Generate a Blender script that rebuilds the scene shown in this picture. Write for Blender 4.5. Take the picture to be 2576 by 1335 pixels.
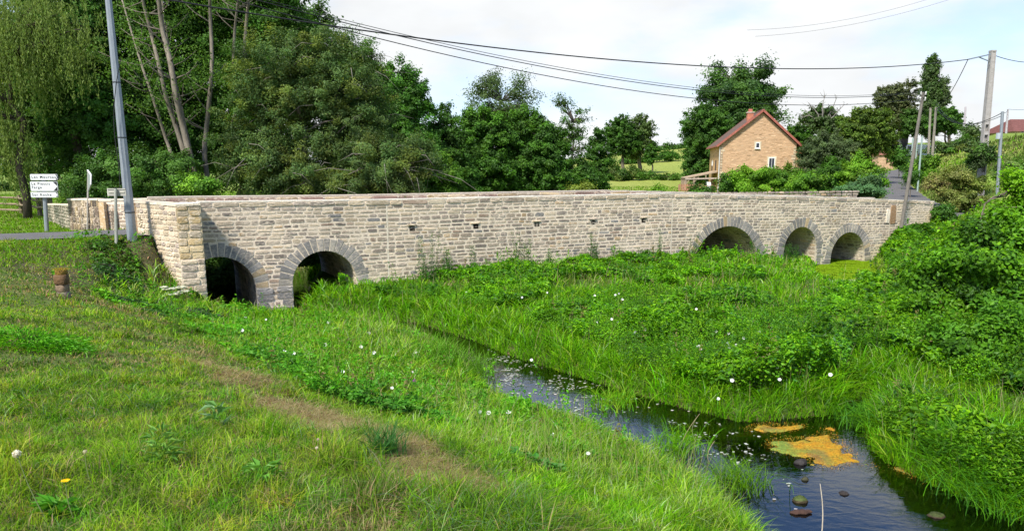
import bpy, bmesh, math, random
import numpy as np
from mathutils import Vector
for o in list(bpy.data.objects): bpy.data.objects.remove(o)
S = bpy.context.scene
COL = S.collection
RNG = np.random.default_rng(7)
random.seed(7)
# ------------------------------------------------------------------ camera
F, PX, PY, EYE = 1861.0, 1288.0, 800.0, 4.1
P = math.atan(360 / F)
cam = bpy.data.cameras.new('camera'); camo = bpy.data.objects.new('camera', cam); COL.objects.link(camo)
camo.location = (0, 0, EYE); camo.rotation_euler = (math.pi / 2 - P, 0, 0)
cam.sensor_width = 36; cam.lens = F / 2576 * 36; cam.shift_y = (PY - 667.5) / 2576
cam.clip_start = 0.05; cam.clip_end = 6000
S.camera = camo
# ------------------------------------------------------------------ sky + sun
SUN_EL, SUN_AZ, SUN_STR, EXPO = math.radians(50), math.radians(212), 3.8, 0.88
W = bpy.data.worlds.new('World'); S.world = W; W.use_nodes = True
nt = W.node_tree; N = nt.nodes; L = nt.links; N.clear()
def node(tree, t, **kw):
    n = tree.nodes.new(t)
    for k, v in kw.items():
        if k.startswith('i_'): n.inputs[k[2:].replace('_', ' ')].default_value = v
        else: setattr(n, k, v)
    return n
sky = node(nt, 'ShaderNodeTexSky', sky_type='NISHITA', sun_disc=False, sun_elevation=SUN_EL, sun_rotation=SUN_AZ, altitude=250, air_density=1.0, dust_density=1.0, ozone_density=1.5)
tc = node(nt, 'ShaderNodeTexCoord'); mp = node(nt, 'ShaderNodeMapping'); mp.inputs['Scale'].default_value = (1, 1, 2.8)
n1 = node(nt, 'ShaderNodeTexNoise'); n1.inputs['Scale'].default_value = 2.6; n1.inputs['Detail'].default_value = 8; n1.inputs['Roughness'].default_value = 0.55
sx = node(nt, 'ShaderNodeSeparateXYZ')
el = node(nt, 'ShaderNodeMapRange'); el.inputs['From Min'].default_value = 0.20; el.inputs['From Max'].default_value = 0.42
el.inputs['To Min'].default_value = 0.13; el.inputs['To Max'].default_value = -0.10
ad = node(nt, 'ShaderNodeMath', operation='ADD')
mr = node(nt, 'ShaderNodeMapRange'); mr.inputs['From Min'].default_value = 0.44; mr.inputs['From Max'].default_value = 0.64; mr.interpolation_type = 'SMOOTHSTEP'
hz = node(nt, 'ShaderNodeMapRange'); hz.inputs['From Min'].default_value = 0.24; hz.inputs['From Max'].default_value = 0.40; hz.inputs['To Min'].default_value = 0.42; hz.inputs['To Max'].default_value = 0.0
n2 = node(nt, 'ShaderNodeTexNoise'); n2.inputs['Scale'].default_value = 5; n2.inputs['Detail'].default_value = 6
cr = node(nt, 'ShaderNodeMapRange'); cr.inputs['From Min'].default_value = 0.3; cr.inputs['From Max'].default_value = 0.7; cr.inputs['To Min'].default_value = 4.9; cr.inputs['To Max'].default_value = 6.0
cc = node(nt, 'ShaderNodeVectorMath', operation='SCALE'); cc.inputs[0].default_value = (0.965, 0.985, 1.0)
sk2 = node(nt, 'ShaderNodeVectorMath', operation='MULTIPLY'); sk2.inputs[1].default_value = (.9, 1.1, 1.35)
mx = node(nt, 'ShaderNodeMix', data_type='RGBA')
bg = node(nt, 'ShaderNodeBackground'); bg.inputs['Strength'].default_value = 0.1
out = node(nt, 'ShaderNodeOutputWorld')
L.new(tc.outputs['Generated'], mp.inputs['Vector']); L.new(mp.outputs[0], n1.inputs['Vector']); L.new(mp.outputs[0], n2.inputs['Vector'])
L.new(tc.outputs['Generated'], sx.inputs[0]); L.new(sx.outputs['Z'], el.inputs['Value'])
L.new(sx.outputs['Z'], hz.inputs['Value']); L.new(hz.outputs[0], mr.inputs['To Min']); L.new(n1.outputs['Fac'], ad.inputs[0]); L.new(el.outputs[0], ad.inputs[1]); L.new(ad.outputs[0], mr.inputs['Value'])
L.new(n2.outputs['Fac'], cr.inputs['Value']); L.new(cr.outputs[0], cc.inputs['Scale'])
L.new(mr.outputs[0], mx.inputs['Factor']); L.new(sky.outputs[0], sk2.inputs[0]); L.new(sk2.outputs[0], mx.inputs[6]); L.new(cc.outputs[0], mx.inputs[7])
L.new(mx.outputs[2], bg.inputs['Color']); L.new(bg.outputs[0], out.inputs['Surface'])
sun = bpy.data.lights.new('sun', 'SUN'); sun.energy = SUN_STR; sun.angle = math.radians(9); sun.color = (1, 0.93, 0.80)
suno = bpy.data.objects.new('sun', sun); COL.objects.link(suno)
# sun_rotation is measured from +Y clockwise seen from above
sd = Vector((math.sin(SUN_AZ) * math.cos(SUN_EL), math.cos(SUN_AZ) * math.cos(SUN_EL), math.sin(SUN_EL)))
suno.rotation_euler = sd.to_track_quat('Z', 'Y').to_euler()
suno.location = (0, -10, 40)
S.view_settings.view_transform = 'Standard'; S.view_settings.look = 'None'; S.view_settings.exposure = EXPO; S.view_settings.gamma = 1
S.cycles.max_bounces = 6; S.cycles.diffuse_bounces = 3; S.cycles.glossy_bounces = 3; S.cycles.transmission_bounces = 4; S.cycles.transparent_max_bounces = 6
S.cycles.use_denoising = True
# ------------------------------------------------------------------ measuring helpers: photo bearing + distance -> place in the world
def ray(px, py):
    cx = (px - PX) / F; cy = (PY - py) / F
    return np.array([cx, math.cos(P) + cy * math.sin(P), -math.sin(P) + cy * math.cos(P)])
def aty(px, py, Y):
    d = ray(px, py); return np.array([0, 0, EYE]) + d * (Y / d[1])
def atz(px, py, z):
    d = ray(px, py); return np.array([0, 0, EYE]) + d * ((z - EYE) / d[2])
# ------------------------------------------------------------------ mesh helpers
class MB:
    """collects vertices, faces and a colour per vertex for ONE mesh"""
    def __init__(s): s.v = []; s.t = []; s.q = []; s.c = []; s.n = 0; s.g = []
    def add(s, v, quads=None, tris=None, col=(1, 1, 1), ngons=None):
        v = np.asarray(v, float).reshape(-1, 3); k = len(v)
        if quads is not None and len(quads): s.q.append(np.asarray(quads, np.int64).reshape(-1, 4) + s.n)
        if tris is not None and len(tris): s.t.append(np.asarray(tris, np.int64).reshape(-1, 3) + s.n)
        if ngons: s.g += [[i + s.n for i in g] for g in ngons]
        c = np.asarray(col, float)
        if c.ndim == 1: c = np.tile(c, (k, 1))
        s.v.append(v); s.c.append(c); s.n += k; return s
    def box(s, c, d, rz=0, col=(1, 1, 1), rx=0, ry=0):
        x, y, z = np.array(d) / 2
        v = np.array([[-x, -y, -z], [x, -y, -z], [x, y, -z], [-x, y, -z], [-x, -y, z], [x, -y, z], [x, y, z], [-x, y, z]])
        for a, i, j in ((rx, 1, 2), (ry, 2, 0), (rz, 0, 1)):
            if a:
                ca, sa = math.cos(a), math.sin(a); w = v.copy(); w[:, i] = ca * v[:, i] - sa * v[:, j]; w[:, j] = sa * v[:, i] + ca * v[:, j]; v = w
        return s.add(v + np.array(c), quads=[[3, 2, 1, 0], [4, 5, 6, 7], [0, 1, 5, 4], [1, 2, 6, 5], [2, 3, 7, 6], [3, 0, 4, 7]], col=col)
    def beam(s, p0, p1, w, h, col=(1, 1, 1)):
        p0 = np.array(p0, float); p1 = np.array(p1, float); d = p1 - p0; l = np.linalg.norm(d); d /= l
        up = np.array([0, 0, 1.0]) if abs(d[2]) < .95 else np.array([0, 1.0, 0])
        a = np.cross(d, up); a /= np.linalg.norm(a); b = np.cross(a, d)
        v = [p + sa * a * w / 2 + sb * b * h / 2 for p in (p0, p1) for sa, sb in ((-1, -1), (1, -1), (1, 1), (-1, 1))]
        return s.add(v, quads=[[3, 2, 1, 0], [4, 5, 6, 7], [0, 1, 5, 4], [1, 2, 6, 5], [2, 3, 7, 6], [3, 0, 4, 7]], col=col)
    def tube(s, pts, r, sides=6, col=(1, 1, 1), cap=True):
        pts = np.asarray(pts, float); n = len(pts); r = np.broadcast_to(np.asarray(r, float), (n,))
        d = np.gradient(pts, axis=0); d /= np.linalg.norm(d, axis=1)[:, None] + 1e-12
        ref = np.array([0, 0, 1.0]) if abs(d[0][2]) < .8 else np.array([1.0, 0, 0])
        a = np.cross(d, ref); a /= np.linalg.norm(a, axis=1)[:, None] + 1e-12; b = np.cross(d, a)
        th = np.arange(sides) * 2 * math.pi / sides
        v = pts[:, None, :] + r[:, None, None] * (np.cos(th)[None, :, None] * a[:, None, :] + np.sin(th)[None, :, None] * b[:, None, :])
        i = np.arange(n - 1)[:, None] * sides; j = np.arange(sides)[None, :]; k = (j + 1) % sides
        q = np.stack([i + j, i + k, i + sides + k, i + sides + j], -1).reshape(-1, 4)
        s.add(v.reshape(-1, 3), quads=q, col=col, ngons=[list(range(sides))[::-1], [(n - 1) * sides + t for t in range(sides)]] if cap else None)
        return s
    def build(s, name, mat, parent=None, smooth=False):
        me = bpy.data.meshes.new(name)
        V = np.concatenate(s.v) if s.v else np.zeros((0, 3)); C = np.concatenate(s.c) if s.c else np.zeros((0, 3))
        q = np.concatenate(s.q) if s.q else np.zeros((0, 4), np.int64); t = np.concatenate(s.t) if s.t else np.zeros((0, 3), np.int64)
        gl = [len(g) for g in s.g]; gi = [i for g in s.g for i in g]
        li = np.concatenate([q.ravel(), t.ravel(), np.array(gi, np.int64)]).astype(np.int32)
        tot = np.concatenate([np.full(len(q), 4), np.full(len(t), 3), np.array(gl, np.int64)]).astype(np.int32)
        st = np.concatenate([[0], np.cumsum(tot)[:-1]]).astype(np.int32) if len(tot) else np.zeros(0, np.int32)
        pr = parent
        while pr is not None: V = V - np.array(pr.location); pr = pr.parent
        me.vertices.add(len(V)); me.vertices.foreach_set('co', V.astype(np.float32).ravel())
        me.loops.add(len(li)); me.loops.foreach_set('vertex_index', li)
        me.polygons.add(len(tot)); me.polygons.foreach_set('loop_start', st); me.polygons.foreach_set('loop_total', tot)
        me.polygons.foreach_set('use_smooth', np.full(len(tot), bool(smooth)))
        at = me.color_attributes.new('Col', 'FLOAT_COLOR', 'POINT')
        at.data.foreach_set('color', np.concatenate([C, np.ones((len(C), 1))], 1).astype(np.float32).ravel())
        me.update(calc_edges=True); me.validate()
        me.materials.append(mat)
        o = bpy.data.objects.new(name, me); COL.objects.link(o)
        if parent is not None: o.parent = parent
        return o
def tag(o, label=None, cat=None, group=None, kind=None):
    for k, v in (('label', label), ('category', cat), ('group', group), ('kind', kind)):
        if v: o[k] = v
    return o
def empty(name, loc, label, cat, group=None):
    o = bpy.data.objects.new(name, None); o.location = [float(a) for a in loc]; COL.objects.link(o); o.empty_display_size = .3
    return tag(o, label, cat, group)
def copy_tree(o, parent=None):
    c = o.copy(); COL.objects.link(c)
    if parent: c.parent = parent
    for ch in [x for x in o.children]: copy_tree(ch, c)
    return c
# ------------------------------------------------------------------ materials
def mat_new(name):
    m = bpy.data.materials.new(name); m.use_nodes = True; t = m.node_tree; t.nodes.clear()
    o = t.nodes.new('ShaderNodeOutputMaterial'); return m, t, o
def lnk(t, a, b): t.links.new(a, b)
def m_solid(name, col, rough=.7, metal=0, noise=.15, scale=8, bump=0, bscale=None, attr=False, spec=.3, sv=(1, 1, 1)):
    m, t, o = mat_new(name)
    b = t.nodes.new('ShaderNodeBsdfPrincipled'); b.inputs['Roughness'].default_value = rough; b.inputs['Metallic'].default_value = metal
    b.inputs['Specular IOR Level'].default_value = spec
    g = t.nodes.new('ShaderNodeNewGeometry'); mpp = t.nodes.new('ShaderNodeMapping'); mpp.inputs['Scale'].default_value = sv; lnk(t, g.outputs['Position'], mpp.inputs[0])
    n = t.nodes.new('ShaderNodeTexNoise'); n.inputs['Scale'].default_value = scale; n.inputs['Detail'].default_value = 6; n.inputs['Roughness'].default_value = .65
    lnk(t, mpp.outputs[0], n.inputs['Vector'])
    r = t.nodes.new('ShaderNodeMapRange'); r.inputs['From Min'].default_value = .25; r.inputs['From Max'].default_value = .75
    r.inputs['To Min'].default_value = 1 - noise; r.inputs['To Max'].default_value = 1 + noise; lnk(t, n.outputs['Fac'], r.inputs['Value'])
    s = t.nodes.new('ShaderNodeVectorMath'); s.operation = 'SCALE'
    if attr:
        a = t.nodes.new('ShaderNodeAttribute'); a.attribute_name = 'Col'; lnk(t, a.outputs['Color'], s.inputs[0])
    else: s.inputs[0].default_value = col
    lnk(t, r.outputs[0], s.inputs['Scale']); lnk(t, s.outputs[0], b.inputs['Base Color'])
    if bump:
        n2 = t.nodes.new('ShaderNodeTexNoise'); n2.inputs['Scale'].default_value = bscale or scale * 3; n2.inputs['Detail'].default_value = 5; lnk(t, mpp.outputs[0], n2.inputs['Vector'])
        bp = t.nodes.new('ShaderNodeBump'); bp.inputs['Strength'].default_value = .8; bp.inputs['Distance'].default_value = bump; lnk(t, n2.outputs['Fac'], bp.inputs['Height']); lnk(t, bp.outputs[0], b.inputs['Normal'])
    lnk(t, b.outputs[0], o.inputs[0]); return m
def m_stone(name, smear=1.0, lime=(.70, .595, .47)):
    m, t, o = mat_new(name); b = t.nodes.new('ShaderNodeBsdfPrincipled'); b.inputs['Roughness'].default_value = .92; b.inputs['Specular IOR Level'].default_value = .12
    a = t.nodes.new('ShaderNodeAttribute'); a.attribute_name = 'Col'; g = t.nodes.new('ShaderNodeNewGeometry')
    def noise(sc, det=5, sv=None):
        n = t.nodes.new('ShaderNodeTexNoise'); n.inputs['Scale'].default_value = sc; n.inputs['Detail'].default_value = det; n.inputs['Roughness'].default_value = .65
        mpp = t.nodes.new('ShaderNodeMapping'); mpp.inputs['Scale'].default_value = sv or (1, 1, 1); lnk(t, g.outputs['Position'], mpp.inputs[0]); lnk(t, mpp.outputs[0], n.inputs['Vector']); return n.outputs['Fac']
    def mrn(src, a0, a1, b0, b1):
        r = t.nodes.new('ShaderNodeMapRange'); r.inputs['From Min'].default_value = a0; r.inputs['From Max'].default_value = a1; r.inputs['To Min'].default_value = b0; r.inputs['To Max'].default_value = b1; lnk(t, src, r.inputs['Value']); return r.outputs[0]
    v = mrn(noise(22, 6), .25, .75, .68, 1.32); v2 = mrn(noise(.55, 4), .3, .7, .86, 1.12)
    s1 = t.nodes.new('ShaderNodeVectorMath'); s1.operation = 'SCALE'; lnk(t, a.outputs['Color'], s1.inputs[0]); lnk(t, v, s1.inputs['Scale'])
    fine = noise(9, 6, (1, 1, 2.2)); patch = mrn(noise(.9, 3), .35, .68, -.10, .12); ad_ = t.nodes.new('ShaderNodeMath'); ad_.operation = 'ADD'; lnk(t, fine, ad_.inputs[0]); lnk(t, patch, ad_.inputs[1])
    f = mrn(ad_.outputs[0], .50, .66, 0, .8 * smear)
    mx_ = t.nodes.new('ShaderNodeMix'); mx_.data_type = 'RGBA'; lnk(t, f, mx_.inputs['Factor']); lnk(t, s1.outputs[0], mx_.inputs[6]); mx_.inputs[7].default_value = (*lime, 1)
    s2 = t.nodes.new('ShaderNodeVectorMath'); s2.operation = 'SCALE'; lnk(t, mx_.outputs[2], s2.inputs[0]); lnk(t, v2, s2.inputs['Scale']); lnk(t, s2.outputs[0], b.inputs['Base Color'])
    bp = t.nodes.new('ShaderNodeBump'); bp.inputs['Strength'].default_value = .7; bp.inputs['Distance'].default_value = .02; lnk(t, noise(30, 6), bp.inputs['Height']); lnk(t, bp.outputs[0], b.inputs['Normal'])
    lnk(t, b.outputs[0], o.inputs[0]); return m
def m_leaf(name, trans=.35, gloss=.04, rough=.45):
    m, t, o = mat_new(name)
    a = t.nodes.new('ShaderNodeAttribute'); a.attribute_name = 'Col'
    d = t.nodes.new('ShaderNodeBsdfDiffuse'); tr = t.nodes.new('ShaderNodeBsdfTranslucent')
    tm = t.nodes.new('ShaderNodeVectorMath'); tm.operation = 'MULTIPLY'; tm.inputs[1].default_value = (1.35, 1.25, .6)
    lnk(t, a.outputs['Color'], d.inputs['Color']); lnk(t, a.outputs['Color'], tm.inputs[0]); lnk(t, tm.outputs[0], tr.inputs['Color'])
    x = t.nodes.new('ShaderNodeMixShader'); x.inputs[0].default_value = trans; lnk(t, d.outputs[0], x.inputs[1]); lnk(t, tr.outputs[0], x.inputs[2])
    g = t.nodes.new('ShaderNodeBsdfGlossy'); g.inputs['Roughness'].default_value = rough
    y = t.nodes.new('ShaderNodeMixShader'); y.inputs[0].default_value = gloss; lnk(t, x.outputs[0], y.inputs[1]); lnk(t, g.outputs[0], y.inputs[2]); lnk(t, y.outputs[0], o.inputs[0]); return m
M = {}
M['leaf'] = m_leaf('foliage', .38, .015, .5); M['blade'] = m_leaf('grass_blade', .42, .008, .5); M['petal'] = m_leaf('petal', .3, .02)
M['bark'] = m_solid('bark', (.14, .12, .09), .9, noise=.45, scale=9, bump=.02, bscale=14, attr=True, sv=(1, 1, .3))
M['stone'] = m_stone('rubble_stone', 1.0); M['rock'] = m_solid('wet_rock', 0, .75, noise=.4, scale=14, bump=.02, bscale=25, attr=True); M['voussoir'] = m_stone('arch_stone', .6)
M['wood'] = m_solid('weathered_wood', 0, .85, noise=.35, scale=10, bump=.006, bscale=50, attr=True, sv=(1, 1, .4))
M['metal'] = m_solid('galvanised_steel', (.27, .30, .34), .5, .35, noise=.22, scale=6, spec=.4, sv=(2, 2, .5))
M['paint'] = m_solid('painted', 0, .45, noise=.06, scale=4, attr=True)
M['concrete'] = m_solid('concrete', 0, .85, noise=.18, scale=5, bump=.004, bscale=60, attr=True)
M['tile'] = m_solid('roof_tile', 0, .8, noise=.3, scale=3, bump=.02, bscale=12, attr=True)
M['cable'] = m_solid('cable', (.02, .02, .022), .6)
M['asphalt'] = m_solid('asphalt', (.115, .11, .11), .9, noise=.18, scale=1.3, bump=.004, bscale=60)
def m_glass():
    m, t, o = mat_new('window_glass'); b = t.nodes.new('ShaderNodeBsdfPrincipled')
    b.inputs['Base Color'].default_value = (.03, .035, .05, 1); b.inputs['Roughness'].default_value = .08; lnk(t, b.outputs[0], o.inputs[0]); return m
M['glass'] = m_glass()
# ------------------------------------------------------------------ terrain
A = np.array([-9.24, 22.0]); Bp = np.array([21.4, 37.9]); WL = float(np.linalg.norm(Bp - A)); U = (Bp - A) / WL; NN = np.array([U[1], -U[0]])
def wp(s, off, z):
    """point on the bridge: s along it, off towards the camera side, height z"""
    s = np.asarray(s, float); off = np.asarray(off, float); z = np.asarray(z, float); s, off, z = np.broadcast_arrays(s, off, z)
    return np.stack([A[0] + s * U[0] + off * NN[0], A[1] + s * U[1] + off * NN[1], z], -1)
TOPS = ([-3, 0, 5.8, 10.6, 14, 17.6, 24.6, 30.5, 34.6, 60], [3.28, 3.31, 3.29, 3.32, 3.34, 3.36, 3.15, 2.94, 2.78, 2.6])
def topz(s): return np.interp(s, *TOPS)
STREAM = np.array([(-14, 31), (-9.5, 22.6), (-8.2, 20.9), (-5.8, 20.9), (-3.7, 19.9), (-1.9, 17.6), (-.8, 15), (-.5, 13.5), (.15, 12.3), (1.2, 11.35), (1.95, 10.2), (2.4, 9.2), (2.65, 8.0), (3.0, 6), (3.4, 3), (3.7, -2), (4, -12),
    (10, -12), (9.4, -2), (8.3, 3), (7.3, 5.2), (6.6, 7), (6.15, 8.2), (5.8, 8.9), (5.6, 9.5), (5.45, 10.1), (5.5, 10.8), (5.9, 11.6), (6.4, 12.6), (6.6, 13.3), (6.1, 13.0), (5.6, 12.3), (4.6, 12.0), (3.85, 11.9), (2.95, 12.75), (1.7, 14.3), (-.15, 16.7), (-1.0, 18.2), (-2.7, 20.4), (-4.2, 21.35), (-5.7, 21.9), (-6.5, 22.6), (-6.7, 23.6), (-9, 33)])
CH2 = np.array([(24, 50), (18, 40), (15.9, 35.2), (14.3, 31.5), (13.1, 28.3), (12.4, 26.2)]); CH2W = np.array([1.3, 1.2, 1.1, 1.2, 1.0, .5])
def seg_dist(p, a, b):
    d = b - a; t = np.clip(((p - a) @ d) / (d @ d), 0, 1); return np.linalg.norm(p - (a + t[:, None] * d), axis=1), t
def poly_dist(p, poly):
    n = len(poly); best = np.full(len(p), 1e9); inside = np.zeros(len(p), bool)
    for i in range(n):
        a, b = poly[i], poly[(i + 1) % n]; d, _ = seg_dist(p, a, b); best = np.minimum(best, d)
        c = ((a[1] > p[:, 1]) != (b[1] > p[:, 1])) & (p[:, 0] < (b[0] - a[0]) * (p[:, 1] - a[1]) / (b[1] - a[1] + 1e-12) + a[0]); inside ^= c
    return np.where(inside, -best, best)
def line_dist(p, poly, w=None):
    best = np.full(len(p), 1e9)
    for i in range(len(poly) - 1):
        d, t = seg_dist(p, poly[i], poly[i + 1])
        if w is not None: d = d - (w[i] + t * (w[i + 1] - w[i]))
        best = np.minimum(best, d)
    return best
def wdist(p):
    p = np.asarray(p, float); return np.minimum(poly_dist(p, STREAM), line_dist(p, CH2, CH2W))
BREAK = np.array([(-10.5, 16.6), (-7.6, 15.2), (-5.6, 12.3), (-3.3, 9.3), (-.9, 6.4), (.2, 4.4), (1.1, 2), (1.8, -3)])
def side(p, poly):   # + = right/stream side
    best = np.full(len(p), 1e9); sg = np.ones(len(p))
    for i in range(len(poly) - 1):
        a, b = poly[i], poly[i + 1]; d, _ = seg_dist(p, a, b); e = b - a; c = e[0] * (p[:, 1] - a[1]) - e[1] * (p[:, 0] - a[0])
        m = d < best; best[m] = d[m]; sg[m] = np.sign(c[m])
    return best * sg
CT = [(-2.4, 3.5, 2.3), (-1, 0, 2.5), (1.2, 0, 2.3), (-6, 1, 2.35), (0.15, 4.3, 2.0), (-.75, 6.1, 1.78), (-3.4, 9, 1.6), (-5.7, 11.9, 1.42), (-7.5, 15.1, 1.2), (-8.9, 14.4, 1.75), (-7.3, 10.3, 2.08), (-4.7, 6.5, 2.12),
    (-13, 18.9, 2.08), (-16, 16, 2.1), (-12, 10, 2.15), (-11.2, 21.6, 2.0), (-12, 20.5, 2.05), (-10.4, 20.6, 1.45), (-10.2, 18.5, 1.5), (-9.4, 20.1, .55), (-9.2, 17.5, 1.0), (-8.3, 19.2, .45), (-7.3, 18.4, .45), (-6.2, 16.2, .7), (-11.5, 17, 1.9), (-10.2, 15.5, 1.85),
    (-4.6, 17.3, .35), (-4.4, 13.6, .85), (-2.7, 11.2, .95), (-2.6, 14.5, .45), (-.9, 10.4, .6), (.4, 8.2, .85), (1.1, 6.2, 1.1), (2.2, 4.4, 1.0), (2.6, 1.5, 1.2), (1.6, 9.0, .35), (-1.2, 12.6, .35),
    (-14, 24, 2.15), (-18, 26, 2.15), (-17, 22, 2.2), (-24, 22, 2.15), (-25, 38, 2.15), (-18, 31, 2.0), (-14, 28.5, 1.7), (-40, 30, 2.1), (-40, 60, 2.1), (-60, 100, 2.1), (-20, 45, 1.8), (-30, 15, 2.2), (-30, -10, 2.6), (0, -20, 2.8), (-80, 10, 2.4),
    # island
    (-3, 23.4, .45), (-4.9, 23.2, .42), (-4.3, 24.3, .55), (-1, 21.5, .35), (-3.8, 25.0, .6), (-1.5, 25.2, .62), (3, 27.6, .78), (1, 22.5, .5), (1, 19, .38), (2.2, 16.3, .32), (4.2, 14.2, .36), (4.8, 17.5, .45), (5, 22, .55), (7, 28, .66), (9.5, 30.5, .6), (9, 25, .55), (6.8, 19.2, .4), (11.5, 31.6, .35), (8.2, 22, .45), (5.2, 13.2, .25), (11, 28, .35),
    # right bank
    (6.6, 9.6, .4), (7.6, 8, .65), (7, 11.2, .45), (8, 13.5, .6), (9.2, 10, 1.0), (12, 12, 1.9), (9.4, 16.5, .55), (11.6, 18, .9), (15, 18, 2.1), (11.9, 21.6, .55), (14, 24.5, .7), (17, 27, 1.5), (15.6, 29.5, .45), (17.2, 32.5, .55), (18.4, 34.5, .9), (19.8, 35.8, 1.4), (21.5, 36.8, 1.65), (24, 36, 2.1), (20.6, 31.5, 1.6), (20, 26, 2.6), (30, 30, 4.2), (10, 5, 1.4), (14, 2, 2.4), (20, 12, 3.4), (40, 10, 6),
    # behind the bridge
    (-2, 34, .9), (6, 38, .9), (12, 42, .9), (-8, 38, 1.1), (0, 50, 1.3), (15, 55, 1.7), (22, 47, 1.7), (24, 60, 2.0), (-12, 50, 1.6), (10, 70, 2.0), (28, 85, 2.1), (20, 92, 2.6), (36, 88, 2.3), (34, 72, 2.3), (20, 75, 2.2), (10, 110, 3.6), (20, 112, 4.2), (33, 125, 5.4), (22, 170, 8.7), (39, 170, 10.2), (0, 170, 6), (25, 185, 8.6), (42, 185, 10),
    # road right and hill
    (22.5, 41.5, 1.85), (24.5, 43.5, 1.87), (27, 50, 2.0), (29.5, 56, 2.2), (35, 69, 2.9), (40.2, 80, 3.5), (50.5, 100, 4.4), (60, 112, 5.4), (66, 125, 7.0), (26.8, 42.5, 1.95), (29.5, 47.5, 2.1), (26.4, 40, 3.5), (28, 42, 3.2), (32, 49, 4.3), (33, 53, 4.1), (36, 58, 4.6), (42, 66, 6.2), (46, 78, 6.4), (50, 72, 7.6), (53.8, 85, 8.6), (59, 80, 8.5), (62, 90, 8.8), (57, 96, 8.2), (64, 104, 9.1), (72, 100, 9.2), (100, 100, 9.4), (60, 60, 8.0), (45, 45, 6.5), (80, 50, 9.5), (58, 122, 7.4), (72, 130, 9.2), (52, 108, 4.7), (57, 114, 4.9), (46, 105, 4.3), (75, 160, 10.5), (60, 160, 9.5), (120, 40, 10), (100, 160, 11),
    (-100, 200, 3), (-50, 200, 4), (0, 250, 8), (60, 250, 11), (150, 250, 12), (-200, 100, 4), (250, 100, 12), (0, 420, 8), (-250, 300, 8), (300, 300, 14), (0, -150, 4), (-200, -100, 6), (200, -100, 10)]
CT = np.array(CT, float)
def _fit():
    X = CT[:, :2]; r = np.linalg.norm(X[:, None] - X[None], axis=2); Kx = r + np.eye(len(X)) * -.05
    Pm = np.ones((len(X), 1)); Z = np.block([[Kx, Pm], [Pm.T, np.zeros((1, 1))]])
    return np.linalg.solve(Z, np.concatenate([CT[:, 2], [0]]))
WT = _fit()
def warp(lo, hi, step, far, k):
    a = np.arange(lo, hi + 1e-6, step); up = [hi]; d = step
    while up[-1] < far: d *= k; up.append(up[-1] + d)
    dn = [lo]; d = step
    while dn[-1] > -far: d *= k; dn.append(dn[-1] - d)
    return np.concatenate([dn[1:][::-1], a, up[1:]])
GX = warp(-17, 30, .22, 1800, 1.10); GY = warp(1, 44, .22, 1800, 1.07)
GX = GX.astype(float); GY = GY.astype(float)
gx, gy = np.meshgrid(GX, GY); pp = np.stack([gx.ravel(), gy.ravel()], 1)
def rbf(p):
    z = np.full(len(p), WT[-1])
    for i in range(len(CT)): z = z + WT[i] * np.linalg.norm(p - CT[i, :2], axis=1)
    return z
gz = rbf(pp)
rr = np.linalg.norm(pp, axis=1); gz = gz + (8 - gz) * np.clip((rr - 350) / 300, 0, 1)
def vnoise(p, scale, seed):
    r = np.random.default_rng(seed); T = r.random((64, 64)); q = p / scale; i = np.floor(q).astype(int); f = q - i; f = f * f * (3 - 2 * f)
    g = lambda a, b: T[(i[:, 0] + a) % 64, (i[:, 1] + b) % 64]
    return (g(0, 0) * (1 - f[:, 0]) + g(1, 0) * f[:, 0]) * (1 - f[:, 1]) + (g(0, 1) * (1 - f[:, 0]) + g(1, 1) * f[:, 0]) * f[:, 1]
gz += (vnoise(pp, 1.1, 1) - .5) * .10 + (vnoise(pp, .45, 2) - .5) * .05
gz = np.maximum(gz, .12)
wd = np.full(len(pp), 99.0); near = (np.abs(pp[:, 0]) < 60) & (np.abs(pp[:, 1]) < 70); wd[near] = wdist(pp[near])
cap = np.where(wd < 0, -.12 + .55 * np.maximum(wd, -.5), -.12 + 1.25 * wd)
gz = np.where(wd < 3, np.minimum(gz, cap), gz)
# ---- roads: list of (x, y, z, half width)
ROAD = np.array([(-60, -10, 2.2, 1.6), (-30, 14.5, 2.22, 1.55), (-22, 19.3, 2.22, 1.5), (-16.2, 22.4, 2.22, 1.5), (-13.4, 23.65, 2.24, 1.5)] +
    [tuple(wp(s, -2.5, 0)[:2]) + (float(topz(s)) - .97, 1.95) for s in (0, 6, 11, 17.6, 24, 30, 34.5)] +
    [(23.2, 42.0, 1.87, 1.7), (25.6, 45.5, 1.93, 1.6), (28.0, 52, 2.1, 1.6), (30.8, 59, 2.4, 1.55), (35.2, 69, 2.95, 1.5), (40.2, 80, 3.5, 1.5), (45.5, 90.5, 3.98, 1.5), (50.7, 100, 4.4, 1.5), (56.5, 106.5, 5.0, 1.5), (62, 114, 6.0, 1.5), (66, 124, 7.1, 1.5), (70, 150, 9.5, 1.5)])
SPUR = np.array([(26.0, 46.6, 1.95, 1.4), (29.5, 47.9, 2.08, 1.3), (36, 47.5, 2.6, 1.3), (60, 40, 6, 1.3)])
def spline(pts, step=.5):
    out = []; n = len(pts)
    for i in range(n - 1):
        p0, p1, p2, p3 = pts[max(i - 1, 0)], pts[i], pts[i + 1], pts[min(i + 2, n - 1)]
        k = max(2, int(np.linalg.norm(p2[:2] - p1[:2]) / step))
        for t in np.arange(k) / k: out.append(.5 * (2 * p1 + (p2 - p0) * t + (2 * p0 - 5 * p1 + 4 * p2 - p3) * t * t + (3 * p1 - p0 - 3 * p2 + p3) * t ** 3))
    out.append(pts[-1]); return np.array(out)
RS = spline(ROAD, 1.0); SS = spline(SPUR, 1.0)
onbridge = lambda p: ((p - A) @ U > -1.2) & ((p - A) @ U < WL + .3)
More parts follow.
